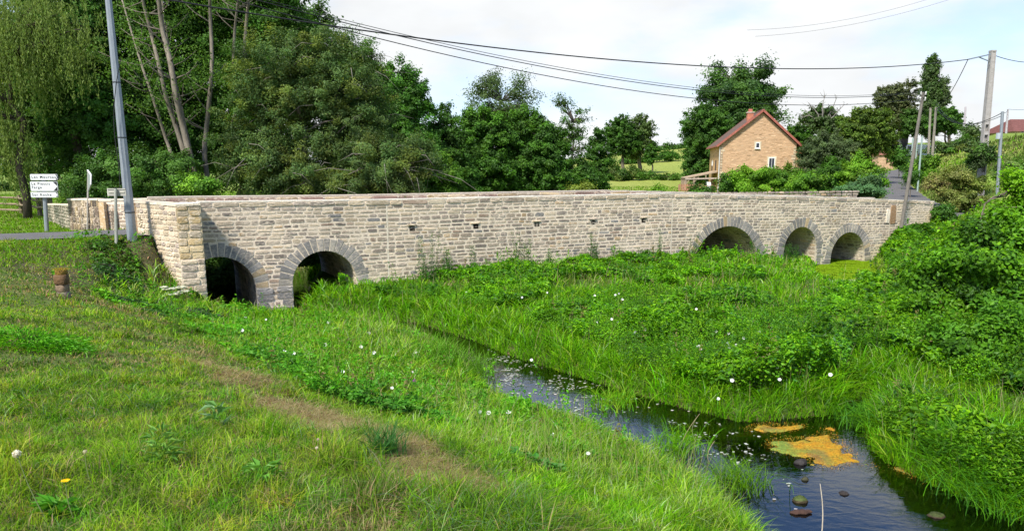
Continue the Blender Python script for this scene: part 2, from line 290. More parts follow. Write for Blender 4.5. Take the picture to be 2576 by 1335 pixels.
for rs in (RS, SS):
    sel = np.where((pp[:, 1] > -20) & (pp[:, 1] < 160) & (np.abs(pp[:, 0]) < 90) & ~onbridge(pp))[0]
    bd = np.full(len(sel), 1e9); bz = np.zeros(len(sel))
    for i in range(len(rs) - 1):
        d, t = seg_dist(pp[sel], rs[i, :2], rs[i + 1, :2]); z = rs[i, 2] + t * (rs[i + 1, 2] - rs[i, 2]); d = d - rs[i, 3]; m = d < bd; bd[m] = d[m]; bz[m] = z[m]
    w = 1 - np.clip((bd - .25) / 1.6, 0, 1); w = w * w * (3 - 2 * w); gz[sel] = gz[sel] * (1 - w) + (bz - .04) * w
# under the bridge keep the ground low
sb = (pp - A) @ U; nb = (pp - A) @ NN; ub = (sb > -.6) & (sb < WL) & (nb < -.1) & (nb > -5.0); gz[ub] = np.minimum(gz[ub], np.interp(sb[ub], [0, 26, 30, 34.5], [.5, .4, .3, 1.2]))
GZ = gz.reshape(gx.shape)
def tz(p):
    p = np.atleast_2d(np.asarray(p, float)); i = np.clip(np.searchsorted(GX, p[:, 0]) - 1, 0, len(GX) - 2); j = np.clip(np.searchsorted(GY, p[:, 1]) - 1, 0, len(GY) - 2)
    fx = (p[:, 0] - GX[i]) / (GX[i + 1] - GX[i]); fy = (p[:, 1] - GY[j]) / (GY[j + 1] - GY[j])
    return (GZ[j, i] * (1 - fx) + GZ[j, i + 1] * fx) * (1 - fy) + (GZ[j + 1, i] * (1 - fx) + GZ[j + 1, i + 1] * fx) * fy
def tz1(x, y): return float(tz([[x, y]])[0])
def onground(px, py, lift=0):
    d = ray(px, py); o = np.array([0, 0, EYE]); t = np.arange(2, 200, .04); q = o + t[:, None] * d
    k = np.argmax(q[:, 2] < tz(q[:, :2]) + lift); return q[k]
# dry-patch mask (trodden strip along the top of the bank)
PATCH = np.array([(-4.6, 10.2), (-3.6, 9.3), (-2.9, 8.2), (-2.0, 7.2), (-1.2, 6.1), (-.45, 5.0), (.15, 4.1), (.55, 3.2)])
def dry(p):
    d = line_dist(p, PATCH); n = vnoise(p, 1.1, 11) * .55 + vnoise(p, .35, 12) * .45
    return np.clip(1.5 - d / .42, 0, 1) * np.clip((n - .33) * 5, 0, 1) * (.55 + .6 * vnoise(p, .17, 14))
# ---- ground sheet
nx, ny = len(GX), len(GY)
b = MB(); idx = np.arange(nx * ny).reshape(ny, nx)
q = np.stack([idx[:-1, :-1], idx[:-1, 1:], idx[1:, 1:], idx[1:, :-1]], -1).reshape(-1, 4)
soil = np.array([.075, .07, .035]); gcol = np.tile(soil, (len(pp), 1))
dist = np.linalg.norm(pp, axis=1); sd_ = side(pp, BREAK)
lawn = (sd_ < 0) & (pp[:, 0] < 3)
gcol[lawn] = (.085, .115, .032)
lush = (sd_ > .3) & (dist < 48) & (pp[:, 0] > -8); gcol[lush] = (.055, .10, .018)
far = dist > 30; fn = vnoise(pp, 9, 5)[:, None]
gcol[far] = (np.array([.13, .21, .035]) * (1 - fn) + np.array([.19, .24, .05]) * fn)[far]
fld = (pp[:, 1] > 62) & (pp[:, 0] > 5) & (pp[:, 0] < 48); gcol[fld] = (np.array([.21, .26, .05]) * (1 - fn) + np.array([.27, .29, .075]) * fn)[fld]
dm = np.zeros(len(pp)); nr = dist < 20; dm[nr] = dry(pp[nr]); gcol = gcol * (1 - dm[:, None]) + np.array([.20, .145, .075]) * dm[:, None]
gcol[wd < .15] = (.10, .075, .04)
b.add(np.column_stack([pp, gz]), quads=q, col=gcol)
M['ground'] = m_solid('earth', 0, .95, noise=.45, scale=2.5, bump=.03, bscale=9, attr=True, spec=.1)
tag(b.build('ground', M['ground'], smooth=True), 'grassy ground of the valley from the near bank to the hills', kind='structure')
# ---- water
def m_water():
    m, t, o = mat_new('stream_water')
    tr = t.nodes.new('ShaderNodeBsdfTransparent'); tr.inputs[0].default_value = (.66, .55, .37, 1)
    g = t.nodes.new('ShaderNodeBsdfGlossy'); g.inputs['Roughness'].default_value = .03; g.inputs['Color'].default_value = (.92, .96, 1, 1)
    fr = t.nodes.new('ShaderNodeFresnel'); fr.inputs['IOR'].default_value = 1.85
    gp = t.nodes.new('ShaderNodeNewGeometry'); mpp = t.nodes.new('ShaderNodeMapping'); mpp.inputs['Scale'].default_value = (1, 2.2, 1); mpp.inputs['Rotation'].default_value = (0, 0, .9)
    n = t.nodes.new('ShaderNodeTexNoise'); n.inputs['Scale'].default_value = 3.5; n.inputs['Detail'].default_value = 4; n.inputs['Distortion'].default_value = .6
    bp = t.nodes.new('ShaderNodeBump'); bp.inputs['Strength'].default_value = .16; bp.inputs['Distance'].default_value = .02
    lnk(t, gp.outputs['Position'], mpp.inputs[0]); lnk(t, mpp.outputs[0], n.inputs['Vector']); lnk(t, n.outputs['Fac'], bp.inputs['Height'])
    lnk(t, bp.outputs[0], g.inputs['Normal']); lnk(t, bp.outputs[0], fr.inputs['Normal'])
    x = t.nodes.new('ShaderNodeMixShader'); lnk(t, fr.outputs[0], x.inputs[0]); lnk(t, tr.outputs[0], x.inputs[1]); lnk(t, g.outputs[0], x.inputs[2]); lnk(t, x.outputs[0], o.inputs[0]); return m
M['water'] = m_water()
b = MB(); b.add([(-16, -14, 0), (26, -14, 0), (26, 52, 0), (-16, 52, 0)], quads=[[0, 1, 2, 3]])
tag(b.build('water', M['water']), 'clear shallow stream winding from the left arches to the lower right', kind='structure')
# ---- road
def ribbon(name, rs, lift, label):
    b = MB(); d = np.gradient(rs[:, :2], axis=0); d /= np.linalg.norm(d, axis=1)[:, None]; nr_ = np.stack([-d[:, 1], d[:, 0]], 1)
    k = 5; f = np.linspace(-1, 1, k); v = []
    for i in range(len(rs)):
        for j in range(k):
            w = rs[i, 3] + (random.uniform(-.07, .07) if j in (0, k - 1) else 0)
            v.append([*(rs[i, :2] + nr_[i] * f[j] * w), rs[i, 2] + lift + .03 * (1 - f[j] ** 2)])
    q = [[i * k + j, (i + 1) * k + j, (i + 1) * k + j + 1, i * k + j + 1] for i in range(len(rs) - 1) for j in range(k - 1)]
    b.add(v, quads=q); tag(b.build(name, M['asphalt'], smooth=True), label, kind='structure')
ribbon('road', RS, .02, 'narrow grey asphalt lane crossing the bridge and climbing the hill')
ribbon('side_road', SS, .012, 'short side lane leaving the bend at the right end of the bridge')
# ------------------------------------------------------------------ stonework
PAL_WALL = [((.31, .25, .195), 5), ((.42, .345, .265), 5), ((.22, .185, .16), 3.5), ((.52, .42, .30), 4), ((.33, .27, .22), 4), ((.46, .33, .20), 1), ((.34, .25, .19), 1), ((.23, .22, .215), 1)]
PAL_GREY = [((.215, .205, .20), 5), ((.28, .26, .245), 5), ((.34, .31, .27), 3), ((.44, .33, .20), 1.2), ((.24, .225, .215), 4)]
PAL_TAN = [((.50, .37, .20), 4), ((.42, .32, .20), 3), ((.55, .43, .26), 3), ((.36, .30, .22), 2), ((.30, .25, .2), 1)]
PAL_PALE = [((.50, .41, .29), 4), ((.42, .35, .26), 3), ((.56, .47, .35), 3), ((.36, .30, .25), 2)]
PAL_HOUSE = [((.50, .33, .155), 5), ((.46, .30, .14), 4), ((.56, .39, .20), 3), ((.40, .27, .14), 2), ((.62, .48, .29), 1)]
MORT = (.71, .60, .475)
def pick(pal): return np.array(random.choices([p[0] for p in pal], [p[1] for p in pal])[0])
def stone(b, a0, a1, b0, b1, fmap, pal, h=.008, gap=.013, nv=14, sk=(0, 0), wob=.11):
    """one irregular stone in (a, b) space, domed, proud of the mortar"""
    ca, cb = (a0 + a1) / 2, (b0 + b1) / 2; ra, rb = max((a1 - a0) / 2 - gap, .01), max((b1 - b0) / 2 - gap, .01)
    th = np.arange(nv) * 2 * math.pi / nv + random.uniform(0, .4); e = .38
    jit = 1 + RNG.uniform(-wob, wob * .4, nv)
    pa = np.sign(np.cos(th)) * np.abs(np.cos(th)) ** e * ra * (1 + RNG.uniform(-wob, wob * .3, nv) * .5); pb = np.sign(np.sin(th)) * np.abs(np.sin(th)) ** e * rb * jit
    col = pick(pal) * random.uniform(.82, 1.18)
    pb = pb + pa * random.uniform(-.035, .035)
    hh = h * random.uniform(.5, 1.5); s = 1 - min(.010 / ra, .2); sbb = 1 - min(.008 / rb, .25)
    v = np.concatenate([fmap(ca + pa, cb + pb, np.full(nv, -.004)), fmap(ca + pa * s, cb + pb * sbb, hh * (1 + RNG.uniform(-.4, .3, nv))), fmap(np.array([ca]), np.array([cb]), np.array([hh * 1.15]))])
    i = np.arange(nv); j = (i + 1) % nv
    cv = np.concatenate([np.tile(col * .93, (nv, 1)), col * RNG.uniform(.86, 1.14, (nv, 1)), [col]])
    b.add(v, quads=np.stack([i, j, nv + j, nv + i], 1), tris=np.stack([nv + i, nv + j, np.full(nv, 2 * nv)], 1), col=cv)
def rows(zlo, zhi, hmin, hmax):
    z = [zlo]
    while z[-1] < zhi - hmin * .6: z.append(z[-1] + random.uniform(hmin, hmax))
    z = np.array(z); return zlo + (z - zlo) * (zhi - zlo) / (z[-1] - zlo)
ARCH = [(.45, 1.03, .65), (3.62, 1.03, .68), (20.75, 1.87, .09), (25.17, 1.03, .76), (28.38, 1.17, .27)]   # centre s, radius, springing height
def a_half(k, z, extra=0):
    c, r, cz = ARCH[k]; r = r + extra
    if z <= cz: return r
    return math.sqrt(max(r * r - (z - cz) ** 2, 0)) if z < cz + r else 0
RING = .42
bridge = empty('stone_bridge', (*wp(17, -2.5, 0)[:2], 0), 'long low bridge of pale rubble stone with five arches over the stream', 'bridge')
M['mortar'] = m_solid('lime_mortar', 0, .95, noise=.16, scale=7, bump=.012, bscale=45, attr=True, spec=.1)
def wall_shell(off_front, off_back, s0, s1, ftop, zbot=-.5, arches=True, jit=.0):
    """mortar core of a spandrel wall: front, back and top faces, openings left free"""
    b = MB(); ss = set(np.round(np.arange(s0, s1 + .001, .12), 3)); ss.add(round(s1, 3))
    if arches:
        for c, r, cz in ARCH:
            for t in np.linspace(0, math.pi, 30): ss.add(round(float(c - r * math.cos(t)), 4))
    ss = sorted(x for x in ss if s0 <= x <= s1); bot = []
    for x in ss:
        zl = zbot
        bot.append(zl)
    ft = [float(ftop(x)) + random.uniform(-jit, jit) for x in ss]
    for i in range(len(ss) - 1):
        x0, x1 = ss[i], ss[i + 1]; xm = (x0 + x1) / 2; z0 = z1 = zbot
        if arches:
            for c, r, cz in ARCH:
                if abs(xm - c) < r:
                    z0 = cz + math.sqrt(max(r * r - (x0 - c) ** 2, 0)); z1 = cz + math.sqrt(max(r * r - (x1 - c) ** 2, 0))
        t0, t1 = ft[i], ft[i + 1]
        for off, fl in ((off_front, 0), (off_back, 1)):
            v = wp([x0, x1, x1, x0], off, [z0, z1, t1, t0]); b.add(v, quads=[[0, 1, 2, 3] if not fl else [3, 2, 1, 0]], col=np.array(MORT) * random.uniform(.96, 1.04))
        b.add(wp([x0, x1, x1, x0], [off_front, off_front, off_back, off_back], [t0, t1, t1, t0]), quads=[[0, 1, 2, 3]], col=(.72, .66, .57))
    for x, t in ((ss[0], ft[0]), (ss[-1], ft[-1])):
        b.add(wp([x] * 4, [off_front, off_back, off_back, off_front], [zbot, zbot, t, t]), quads=[[0, 1, 2, 3]], col=MORT)
    return b
b = wall_shell(0, -.45, -.7, WL, topz, jit=.008)
HOLES = [6.62, 8.98, 11.44, 13.9, 16.28, 18.56]
# courses: level near the bottom, following the parapet near the top
R = rows(0, 1, .030, .050); TOPC = .945
def zrow(t, s): return -.3 + t * (topz(s) + .3 - .17)
fm = lambda a, z, o: wp(a, o, z)
for i in range(len(R) - 1):
    t0, t1 = R[i], R[i + 1]; s = -.05 + random.uniform(0, .2)
    zm_ = zrow((t0 + t1) / 2, 17)
    if zm_ < -.15: continue
    while s < WL - .02:
        ln = random.uniform(.20, .52) * (1.15 if zm_ < 1 else 1)
        e = min(s + ln, WL - .01)
        if WL - .01 - e < .12: e = WL - .01
        for jx in (5.75, 17.7, 31.2):
            if s < jx < e: e = jx
        if e - s < .05: s = e + .004; continue
        m = (s + e) / 2; z0, z1 = zrow(t0, m), zrow(t1, m); zc = (z0 + z1) / 2; a0, a1 = s, e; ok = True
        for k in range(5):
            c = ARCH[k][0]; hw = max(a_half(k, zc, RING - .03), 0)
            if hw > 0:
                if a0 > c - hw and a1 < c + hw: ok = False
                elif a0 < c - hw < a1 and a1 < c + hw: a1 = c - hw
                elif a0 < c + hw < a1 and a0 > c - hw: a0 = c + hw
                elif a0 <= c - hw and a1 >= c + hw: ok = False
        for h in HOLES:
            if z1 > 2.25 and z0 < 2.42 and a1 > h - .12 and a0 < h + .12:
                if m < h: a1 = min(a1, h - .10)
                else: a0 = max(a0, h + .10)
        if ok and a1 - a0 > .05:
            w = .018 * math.sin(m * 1.3 + i); pal = PAL_WALL if m < 31.2 else PAL_PALE
            if m > 17.7 and m < 30.5 and zc < 1.2 and random.random() < .45: pal = PAL_GREY
            if zc > 2.75 and random.random() < .5: pal = PAL_PALE
            stone(b, a0, a1, z0 + w, z1 + w, fm, pal, gap=random.uniform(.010, .026))
        s = e
# top course of larger flat stones and ragged lime capping
s = 0
while s < WL - .1:
    e = min(s + random.uniform(.35, 1.0), WL); m = (s + e) / 2
    stone(b, s, e, float(topz(m)) - .165, float(topz(m)) - .012, fm, PAL_PALE if random.random() < .5 else PAL_WALL, h=.02, gap=.008)
    mo = np.array((.74, .69, .60)) * random.uniform(.85, 1.1); o0 = random.uniform(.0, .008)
    b.box(wp(m, -.225 + o0 / 2, float(topz(m)) + .006), (e - s - .004, .455 + o0, .028 + random.uniform(0, .014)), math.atan2(U[1], U[0]), col=mo, ry=-math.atan((float(topz(e)) - float(topz(s))) / (e - s)))
    s = e
b.build('spandrel_wall', M['stone'], bridge)
# the openings
for k, (c, r, cz) in enumerate(ARCH):
    b = MB(); na = 26; D = 5.0; arc0 = (cz + .4)
    th = [(-r, -.4)] + [(-r * math.cos(t), cz + r * math.sin(t)) for t in np.linspace(0, math.pi, na)] + [(r, -.4)]
    for i in range(len(th) - 1):
        (x0, z0), (x1, z1) = th[i], th[i + 1]
        b.add(wp([c + x0, c + x1, c + x1, c + x0], [-.003, -.003, -D, -D], [z0, z1, z1, z0]), quads=[[0, 1, 2, 3]], col=np.array((.44, .39, .32)))
    lens = [np.hypot(th[i + 1][0] - th[i][0], th[i + 1][1] - th[i][1]) for i in range(len(th) - 1)]; cum = np.concatenate([[0], np.cumsum(lens)])
    tx = np.array([p[0] for p in th]); tzz = np.array([p[1] for p in th])
    def fb(a, d, o):
        x = np.interp(a, cum, tx); z = np.interp(a, cum, tzz); nxv = np.where(z > cz, -x / r, -np.sign(x)); nzv = np.where(z > cz, -(z - cz) / r, 0)
        return wp(c + x + nxv * o, -d, z + nzv * o)
    rw = rows(0, cum[-1], .15, .21)
    for i in range(len(rw) - 1):
        d = .05
        while d < D - .1:
            e = min(d + random.uniform(.28, .55), D); stone(b, rw[i], rw[i + 1], d, e, fb, PAL_WALL, gap=.018, nv=10, h=.008); d = e
    b.build('arch_barrel', M['stone'], bridge)
    b = MB(); nvs = max(9, int(math.pi * (r + .2) / .185)); ed = np.linspace(0, math.pi, nvs + 1)
    for i in range(nvs):
        t0, t1 = ed[i], ed[i + 1]; Lr = RING * random.uniform(.82, 1.05) if i % 2 else RING * random.uniform(.95, 1.12)
        # corner points in polar space -> irregular wedge
        g = .017; nv = 4; rs_ = [r + .004, r + Lr]
        pts = []
        for (rr_, ta, tb) in ((rs_[0], t0, t1), (rs_[1], t0, t1)):
            pts += [(rr_, ta + g / rr_), (rr_, tb - g / rr_)]
        loop = [pts[0], ((rs_[0] + rs_[1]) / 2, t0 + g / r * .8), pts[2], pts[3], ((rs_[0] + rs_[1]) / 2, t1 - g / r * .8), pts[1]]
        col = pick(PAL_GREY) * random.uniform(.85, 1.15); V0 = []; V1 = []; cen = np.zeros(2)
        xy = [(c - q[0] * math.cos(q[1]) + random.uniform(-.006, .006), cz + q[0] * math.sin(q[1]) + random.uniform(-.006, .006)) for q in loop]
        cen = np.mean(xy, 0); h = .010 + random.uniform(0, .008)
        v = np.concatenate([wp([p[0] for p in xy], -.004, [p[1] for p in xy]), wp([cen[0] + (p[0] - cen[0]) * .965 for p in xy], h, [cen[1] + (p[1] - cen[1]) * .965 for p in xy]), wp([cen[0]], h * 1.1, [cen[1]])])
        ii = np.arange(6); jj = (ii + 1) % 6
        b.add(v, quads=np.stack([jj, ii, 6 + ii, 6 + jj], 1), tris=np.stack([6 + jj, 6 + ii, np.full(6, 12)], 1), col=col)
    for sg in (-1, 1):       # squared blocks of the jambs below the springing
        z = cz; n_ = 0
        while z > .02 and k != 2:
            z2 = max(z - random.uniform(.19, .25), -.1); wdt = random.choice([.34, .5]) if k > 2 else random.choice([.36, .52]); x0 = c + sg * (r + .002); x1 = c + sg * (r + wdt)
            stone(b, min(x0, x1), max(x0, x1), z2, z, lambda a, zz, o: wp(a, o + .012, zz), PAL_GREY, h=.02, gap=.012); z = z2
    b.build('arch_ring', M['voussoir'], bridge)
for h in HOLES:
    b = MB(); z = 2.335
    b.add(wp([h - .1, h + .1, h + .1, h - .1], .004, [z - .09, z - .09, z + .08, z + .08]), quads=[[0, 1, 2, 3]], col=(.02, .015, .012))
    ob = b.build('drain_opening', M['stone'], bridge)
    b = MB(); stone(b, h - .2, h + .16, z + .078, z + .14, fm, PAL_PALE, h=.035, gap=.002); b.build('lintel', M['stone'], ob)
# vertical joints, upright brown stone near the right end
for jx in (5.75, 17.7, 31.2):
    b = MB(); zz_ = np.arange(.25, float(topz(jx)) - .15, .12); jl = np.array([random.uniform(.018, .032) for _ in zz_])
    for sg in (-1, 1): pass
    v = np.concatenate([wp(jx - jl, .006, zz_), wp(jx + jl, .006, zz_)]); k = len(zz_)
    b.add(v, quads=[[i, k + i, k + i + 1, i + 1] for i in range(k - 1)], col=(.70, .62, .50)); b.build('joint_line', M['mortar'], bridge)
b = MB(); stone(b, 31.15, 31.62, 1.72, 2.72, fm, [((.36, .23, .13), 1)], h=.03, gap=.02); stone(b, 30.85, 31.15, 1.75, 2.5, fm, [((.62, .55, .45), 1)], h=.03, gap=.01); b.build('upright_stone', M['stone'], bridge)
# far side wall, deck and far parapet
b = wall_shell(-4.55, -5.0, -1.2, WL + 1.5, lambda s: topz(s) + .03, jit=.008, zbot=-.5)
def ff(a, z, o): return wp(a, -4.55 + o, z)
for i, t0 in enumerate(np.arange(2.28, 3.12, .14)):
    s = -1.15
    while s < WL:
        e = s + random.uniform(.25, .6)
        if s < 3 or i > 3: stone(b, s, e, t0, t0 + .14, ff, PAL_WALL, gap=.016)
        s = e
s = -1.2
while s < WL + 1.4:
    e = s + random.uniform(.5, 1.1); m = (s + e) / 2
    stone(b, s, e, float(topz(m)) - .14, float(topz(m)) + .01, ff, PAL_TAN if random.random() < .4 else [((.30, .2, .16), 1)], h=.02, gap=.01)
    b.box(wp(m, -4.77, float(topz(m)) + .045), (e - s - .004, .46, .035), math.atan2(U[1], U[0]), col=(.64, .56, .46)); s = e
b.build('far_parapet', M['stone'], bridge)
b = MB(); ss = np.arange(-1.0, WL + .01, .5)
for i in range(len(ss) - 1):
    b.add(wp([ss[i], ss[i + 1], ss[i + 1], ss[i]], [-.45, -.45, -4.55, -4.55], [topz(ss[i]) - 1.0, topz(ss[i + 1]) - 1.0, topz(ss[i + 1]) - 1.0, topz(ss[i]) - 1.0]), quads=[[0, 1, 2, 3]], col=(.2, .18, .15))
b.build('deck', M['concrete'], bridge)
# buttress and wing wall at the left end
def plan_wall(b, p0, p1, zb0, zb1, zt0, zt1, pal, th=.45, hmin=.11, hmax=.17, lmin=.18, lmax=.45, cap=True, big=False, mort=MORT):
    p0 = np.array(p0, float); p1 = np.array(p1, float); Lg = np.linalg.norm(p1 - p0); d = (p1 - p0) / Lg; nrm = np.array([d[1], -d[0]])
    def f(a, z, o): a = np.asarray(a, float); return np.stack([p0[0] + d[0] * a + nrm[0] * o, p0[1] + d[1] * a + nrm[1] * o, z + 0 * a], -1)
    b.add(np.concatenate([f(np.array([0, Lg]), np.array([zb0, zb1]), 0), f(np.array([Lg, 0]), np.array([zt1, zt0]), 0), f(np.array([0, Lg]), np.array([zb0, zb1]), -th), f(np.array([Lg, 0]), np.array([zt1, zt0]), -th)]),
          quads=[[0, 1, 2, 3], [7, 6, 5, 4], [3, 2, 6, 7], [1, 5, 6, 2], [4, 0, 3, 7]], col=mort)
    rr_ = rows(min(zb0, zb1), max(zt0, zt1), hmin, hmax)
    for i in range(len(rr_) - 1):
        s = 0
        while s < Lg - .02:
            e = min(s + random.uniform(lmin, lmax), Lg)
            if Lg - e < .12: e = Lg
            m = (s + e) / 2 / Lg; zt = zt0 + (zt1 - zt0) * m; zb = zb0 + (zb1 - zb0) * m
            if rr_[i] > zb - .1 and rr_[i + 1] < zt + .02: stone(b, s, e, rr_[i], rr_[i + 1], f, pal, gap=random.uniform(.009, .018), h=.018)
            s = e
    if cap:
        s = 0
        while s < Lg - .05:
            e = min(s + random.uniform(.3, .7), Lg); m = (s + e) / 2; zt = zt0 + (zt1 - zt0) * m / Lg; c = f(np.array([m]), np.array([zt + .02]), -th / 2)[0]
            b.box(c, (e - s, th + .05, .05 + random.uniform(0, .02)), math.atan2(d[1], d[0]), col=np.array((.66, .58, .46)) * random.uniform(.85, 1.12)); s = e
cL = wp(-.66, 1.0, 0)[:2]; cR = wp(-.02, 1.0, 0)[:2]
b = MB(); plan_wall(b, cL, cR, 1.75, 1.75, 3.25, 3.27, PAL_TAN, th=1.05, hmin=.14, hmax=.22, lmin=.22, lmax=.4, mort=(.50, .40, .25))
plan_wall(b, cL + NN * .02, cR + NN * .02, -.4, -.4, 1.75, 1.75, PAL_WALL, th=1.05, hmin=.15, hmax=.22, lmin=.3, lmax=.55, cap=False)
b.build('buttress', M['stone'], bridge)
wE = np.array([-11.45, 22.75])
b = MB(); plan_wall(b, wE, cL + np.array([0.02, .03]), 1.6, -.2, 3.28, 3.25, PAL_PALE, lmin=.2, lmax=.42, hmin=.12, hmax=.17, mort=(.60, .50, .38))
b.box((wE[0] - .05, wE[1] + .12, 2.7), (.26, .4, 1.15), -.75, col=(.55, .38, .22)); b.build('wing_wall', M['stone'], bridge)
# old end pillar of the far parapet
e0 = np.array([-16.15, 27.2]); em = np.array([-14.35, 25.95]); e1 = wp(-1.2, -4.56, 0)[:2]
b = MB(); plan_wall(b, em + [.02, 0], e1, 1.9, 1.9, 3.22, 3.27, [((.36, .28, .21), 3), ((.44, .37, .28), 2), ((.26, .19, .15), 2)], th=.45, mort=(.66, .59, .49)); b.box((em[0] + .22, em[1] - .16, 2.6), (.24, .12, 1.15), -.3, col=(.50, .36, .2)); b.box((em[0] + .62, em[1] - .2, 2.45), (.2, .1, .85), -.3, col=(.15, .12, .09))
b.build('far_wing_wall', M['stone'], bridge)
b = MB(); plan_wall(b, e0, em, 1.9, 1.9, 3.2, 3.24, [((.25, .19, .12), 3), ((.17, .13, .10), 3), ((.32, .24, .13), 2), ((.10, .085, .07), 2)], th=.6, hmin=.2, hmax=.45, lmin=.08, lmax=.22, mort=(.26, .21, .15))
b.build('end_pillar', M['stone'], bridge)
# ------------------------------------------------------------------ vegetation generators
def unit(v): return v / (np.linalg.norm(v, axis=-1, keepdims=True) + 1e-9)
def grass(b, p, h, w, lean, col, rng, droop=.5, segs=3):
    """blades rooted at p (n,3): curved, tapering, each with its own colour"""
    n = len(p); az = rng.uniform(0, 2 * math.pi, n); dr = np.stack([np.cos(az), np.sin(az), np.zeros(n)], 1)
    fa = az + rng.uniform(-1.2, 1.2, n); wd_ = np.stack([-np.sin(fa), np.cos(fa), np.zeros(n)], 1)
    ts = np.linspace(0, 1, segs + 1); V = []
    for t in ts[:-1]:
        c = p + dr * (h * lean * t ** 1.7)[:, None] + np.array([0, 0, 1.0]) * (h * t * (1 - droop * lean * t))[:, None]
        ww = (w * (1 - .55 * t))[:, None] / 2; V += [c - wd_ * ww, c + wd_ * ww]
    tip = p + dr * (h * lean)[:, None] + np.array([0, 0, 1.0]) * (h * (1 - droop * lean))[:, None]; V.append(tip)
    k = len(V); v = np.stack(V, 1).reshape(-1, 3); base = np.arange(n)[:, None] * k
    q = np.concatenate([base + np.array([[2 * i, 2 * i + 1, 2 * i + 3, 2 * i + 2]]) for i in range(segs - 1)]) if segs > 1 else None
    t = base + np.array([[2 * segs - 2, 2 * segs - 1, 2 * segs]])
    b.add(v, quads=q, tris=t, col=np.repeat(col, k, axis=0))
def leaves(b, p, nrm, size, col, rng, aspect=.62, fold=.25, axis=None):
    """leaf: two triangles folded along the midrib"""
    n = len(p); a = rng.normal(size=(n, 3)) if axis is None else axis; nrm = unit(nrm); a = unit(a - nrm * np.sum(a * nrm, 1)[:, None]); s = np.cross(nrm, a)
    L = size[:, None]; Wd = L * aspect * .5
    v = np.stack([p - a * L * .5, p - s * Wd + a * L * -.08 + nrm * L * fold * .4, p + a * L * .5 - nrm * L * fold * .3, p + s * Wd + a * L * -.08 + nrm * L * fold * .4], 1).reshape(-1, 3)
    base = np.arange(n)[:, None] * 4
    b.add(v, tris=np.concatenate([base + np.array([[0, 2, 1]]), base + np.array([[0, 3, 2]])]), col=np.repeat(col, 4, axis=0))
def polar(n, r0, r1, a0, a1, rng):
    r = np.exp(rng.uniform(math.log(r0), math.log(r1), n)); a = np.radians(rng.uniform(a0, a1, n)); return np.stack([r * np.sin(a), r * np.cos(a)], 1), r
def mixcol(cols, wts, n, rng, var=.18):
    c = np.array(cols)[rng.choice(len(cols), n, p=np.array(wts) / sum(wts))]; return c * rng.uniform(1 - var, 1 + var, (n, 1)) * rng.uniform(.94, 1.06, (n, 3))
def bridge_clear(p):
    s = (p - A) @ U; d = (p - A) @ NN
    return ~((s > -1.0) & (s < WL + .2) & (d < .03) & (d > -5.1)) & ~((s > -.75) & (s < .05) & (d < 1.05) & (d > -1))
def road_clear(p):
    m = np.ones(len(p), bool); c = np.linalg.norm(p, axis=1) > 15
    if c.any(): m[c] = (line_dist(p[c], RS[:, :2], RS[:, 3]) > .08) & (line_dist(p[c], SS[:, :2], SS[:, 3]) > .08)
    return m
G1, G2, G3, G4 = (.10, .25, .004), (.16, .35, .006), (.26, .42, .03), (.06, .165, .008)
STRAW, STRAW2, RUST = (.36, .29, .14), (.27, .25, .10), (.22, .13, .06)
def put(p): return np.column_stack([p, tz(p)])
# ------------------------------------------------------------------ mown bank top (near lawn)
rng = np.random.default_rng(21)
b = MB(); p, r = polar(520000, 2.4, 27, -46, 40, rng)
sd = side(p, BREAK); w = wdist(p); ok = ((sd < .5) | (p[:, 0] < -9.3)) & (w > .3) & bridge_clear(p) & road_clear(p); p, r, sd = p[ok], r[ok], sd[ok]
d_ = dry(p); keep = rng.random(len(p)) > np.maximum(d_ * .72, np.clip((7.5 - r) / 5, 0, .5)); p, r, d_, sd = p[keep], r[keep], d_[keep], sd[keep]; n = len(p)
big = vnoise(p, 2.6, 31) * .6 + vnoise(p, .8, 32) * .4; tuft = vnoise(p, .42, 33); near_ = np.clip((7.5 - r) / 4, 0, 1)
t2 = vnoise(p, .19, 34); h = (.03 + .05 * tuft + .07 * near_ * (.3 + .9 * big) + .16 * np.clip(tuft - .6, 0, 1) * 2.2 + .05 * t2 * t2) * rng.uniform(.4, 1.3, n) * (1 - .5 * d_)
c = mixcol([G1, G2, G4, STRAW2, STRAW, (.19, .24, .06), (.035, .10, .008), (.30, .42, .14)], [4, 3.2, 3, 2.6, 2, 3.5, 2.5, .9], n, rng, .3)
yel = mixcol([STRAW, STRAW2, G3, RUST], [4, 3, 2, 1], n, rng); lim = mixcol([G3, G2], [2, 1], n, rng)
m = rng.random(n) < np.clip(d_ * .8 + np.clip(.56 - big, 0, 1) * 1.7, 0, .9); c[m] = yel[m]
m = (rng.random(n) < .6) & (big > .5); c[m] = lim[m]
pt = mixcol([(.68, .7, .7), (1.2, 1.1, 1.2), (1, 1, 1), (.65, .9, .8), (1.35, 1.0, 1.3)], [2, 2, 2, 1.4, 1.2], 4096, rng, .06); ci = (np.floor(p[:, 0] / .16).astype(int) * 73 + np.floor(p[:, 1] / .16).astype(int) * 151) % 4096; c = c * pt[ci] * (.8 + .4 * vnoise(p, .3, 35))[:, None]
grass(b, put(p), h * (1 + .25 * near_), np.maximum(.0052, r * .00085) * rng.uniform(.6, 1.7, n), rng.uniform(.15, 1.5, n), c, rng, droop=.42, segs=2)
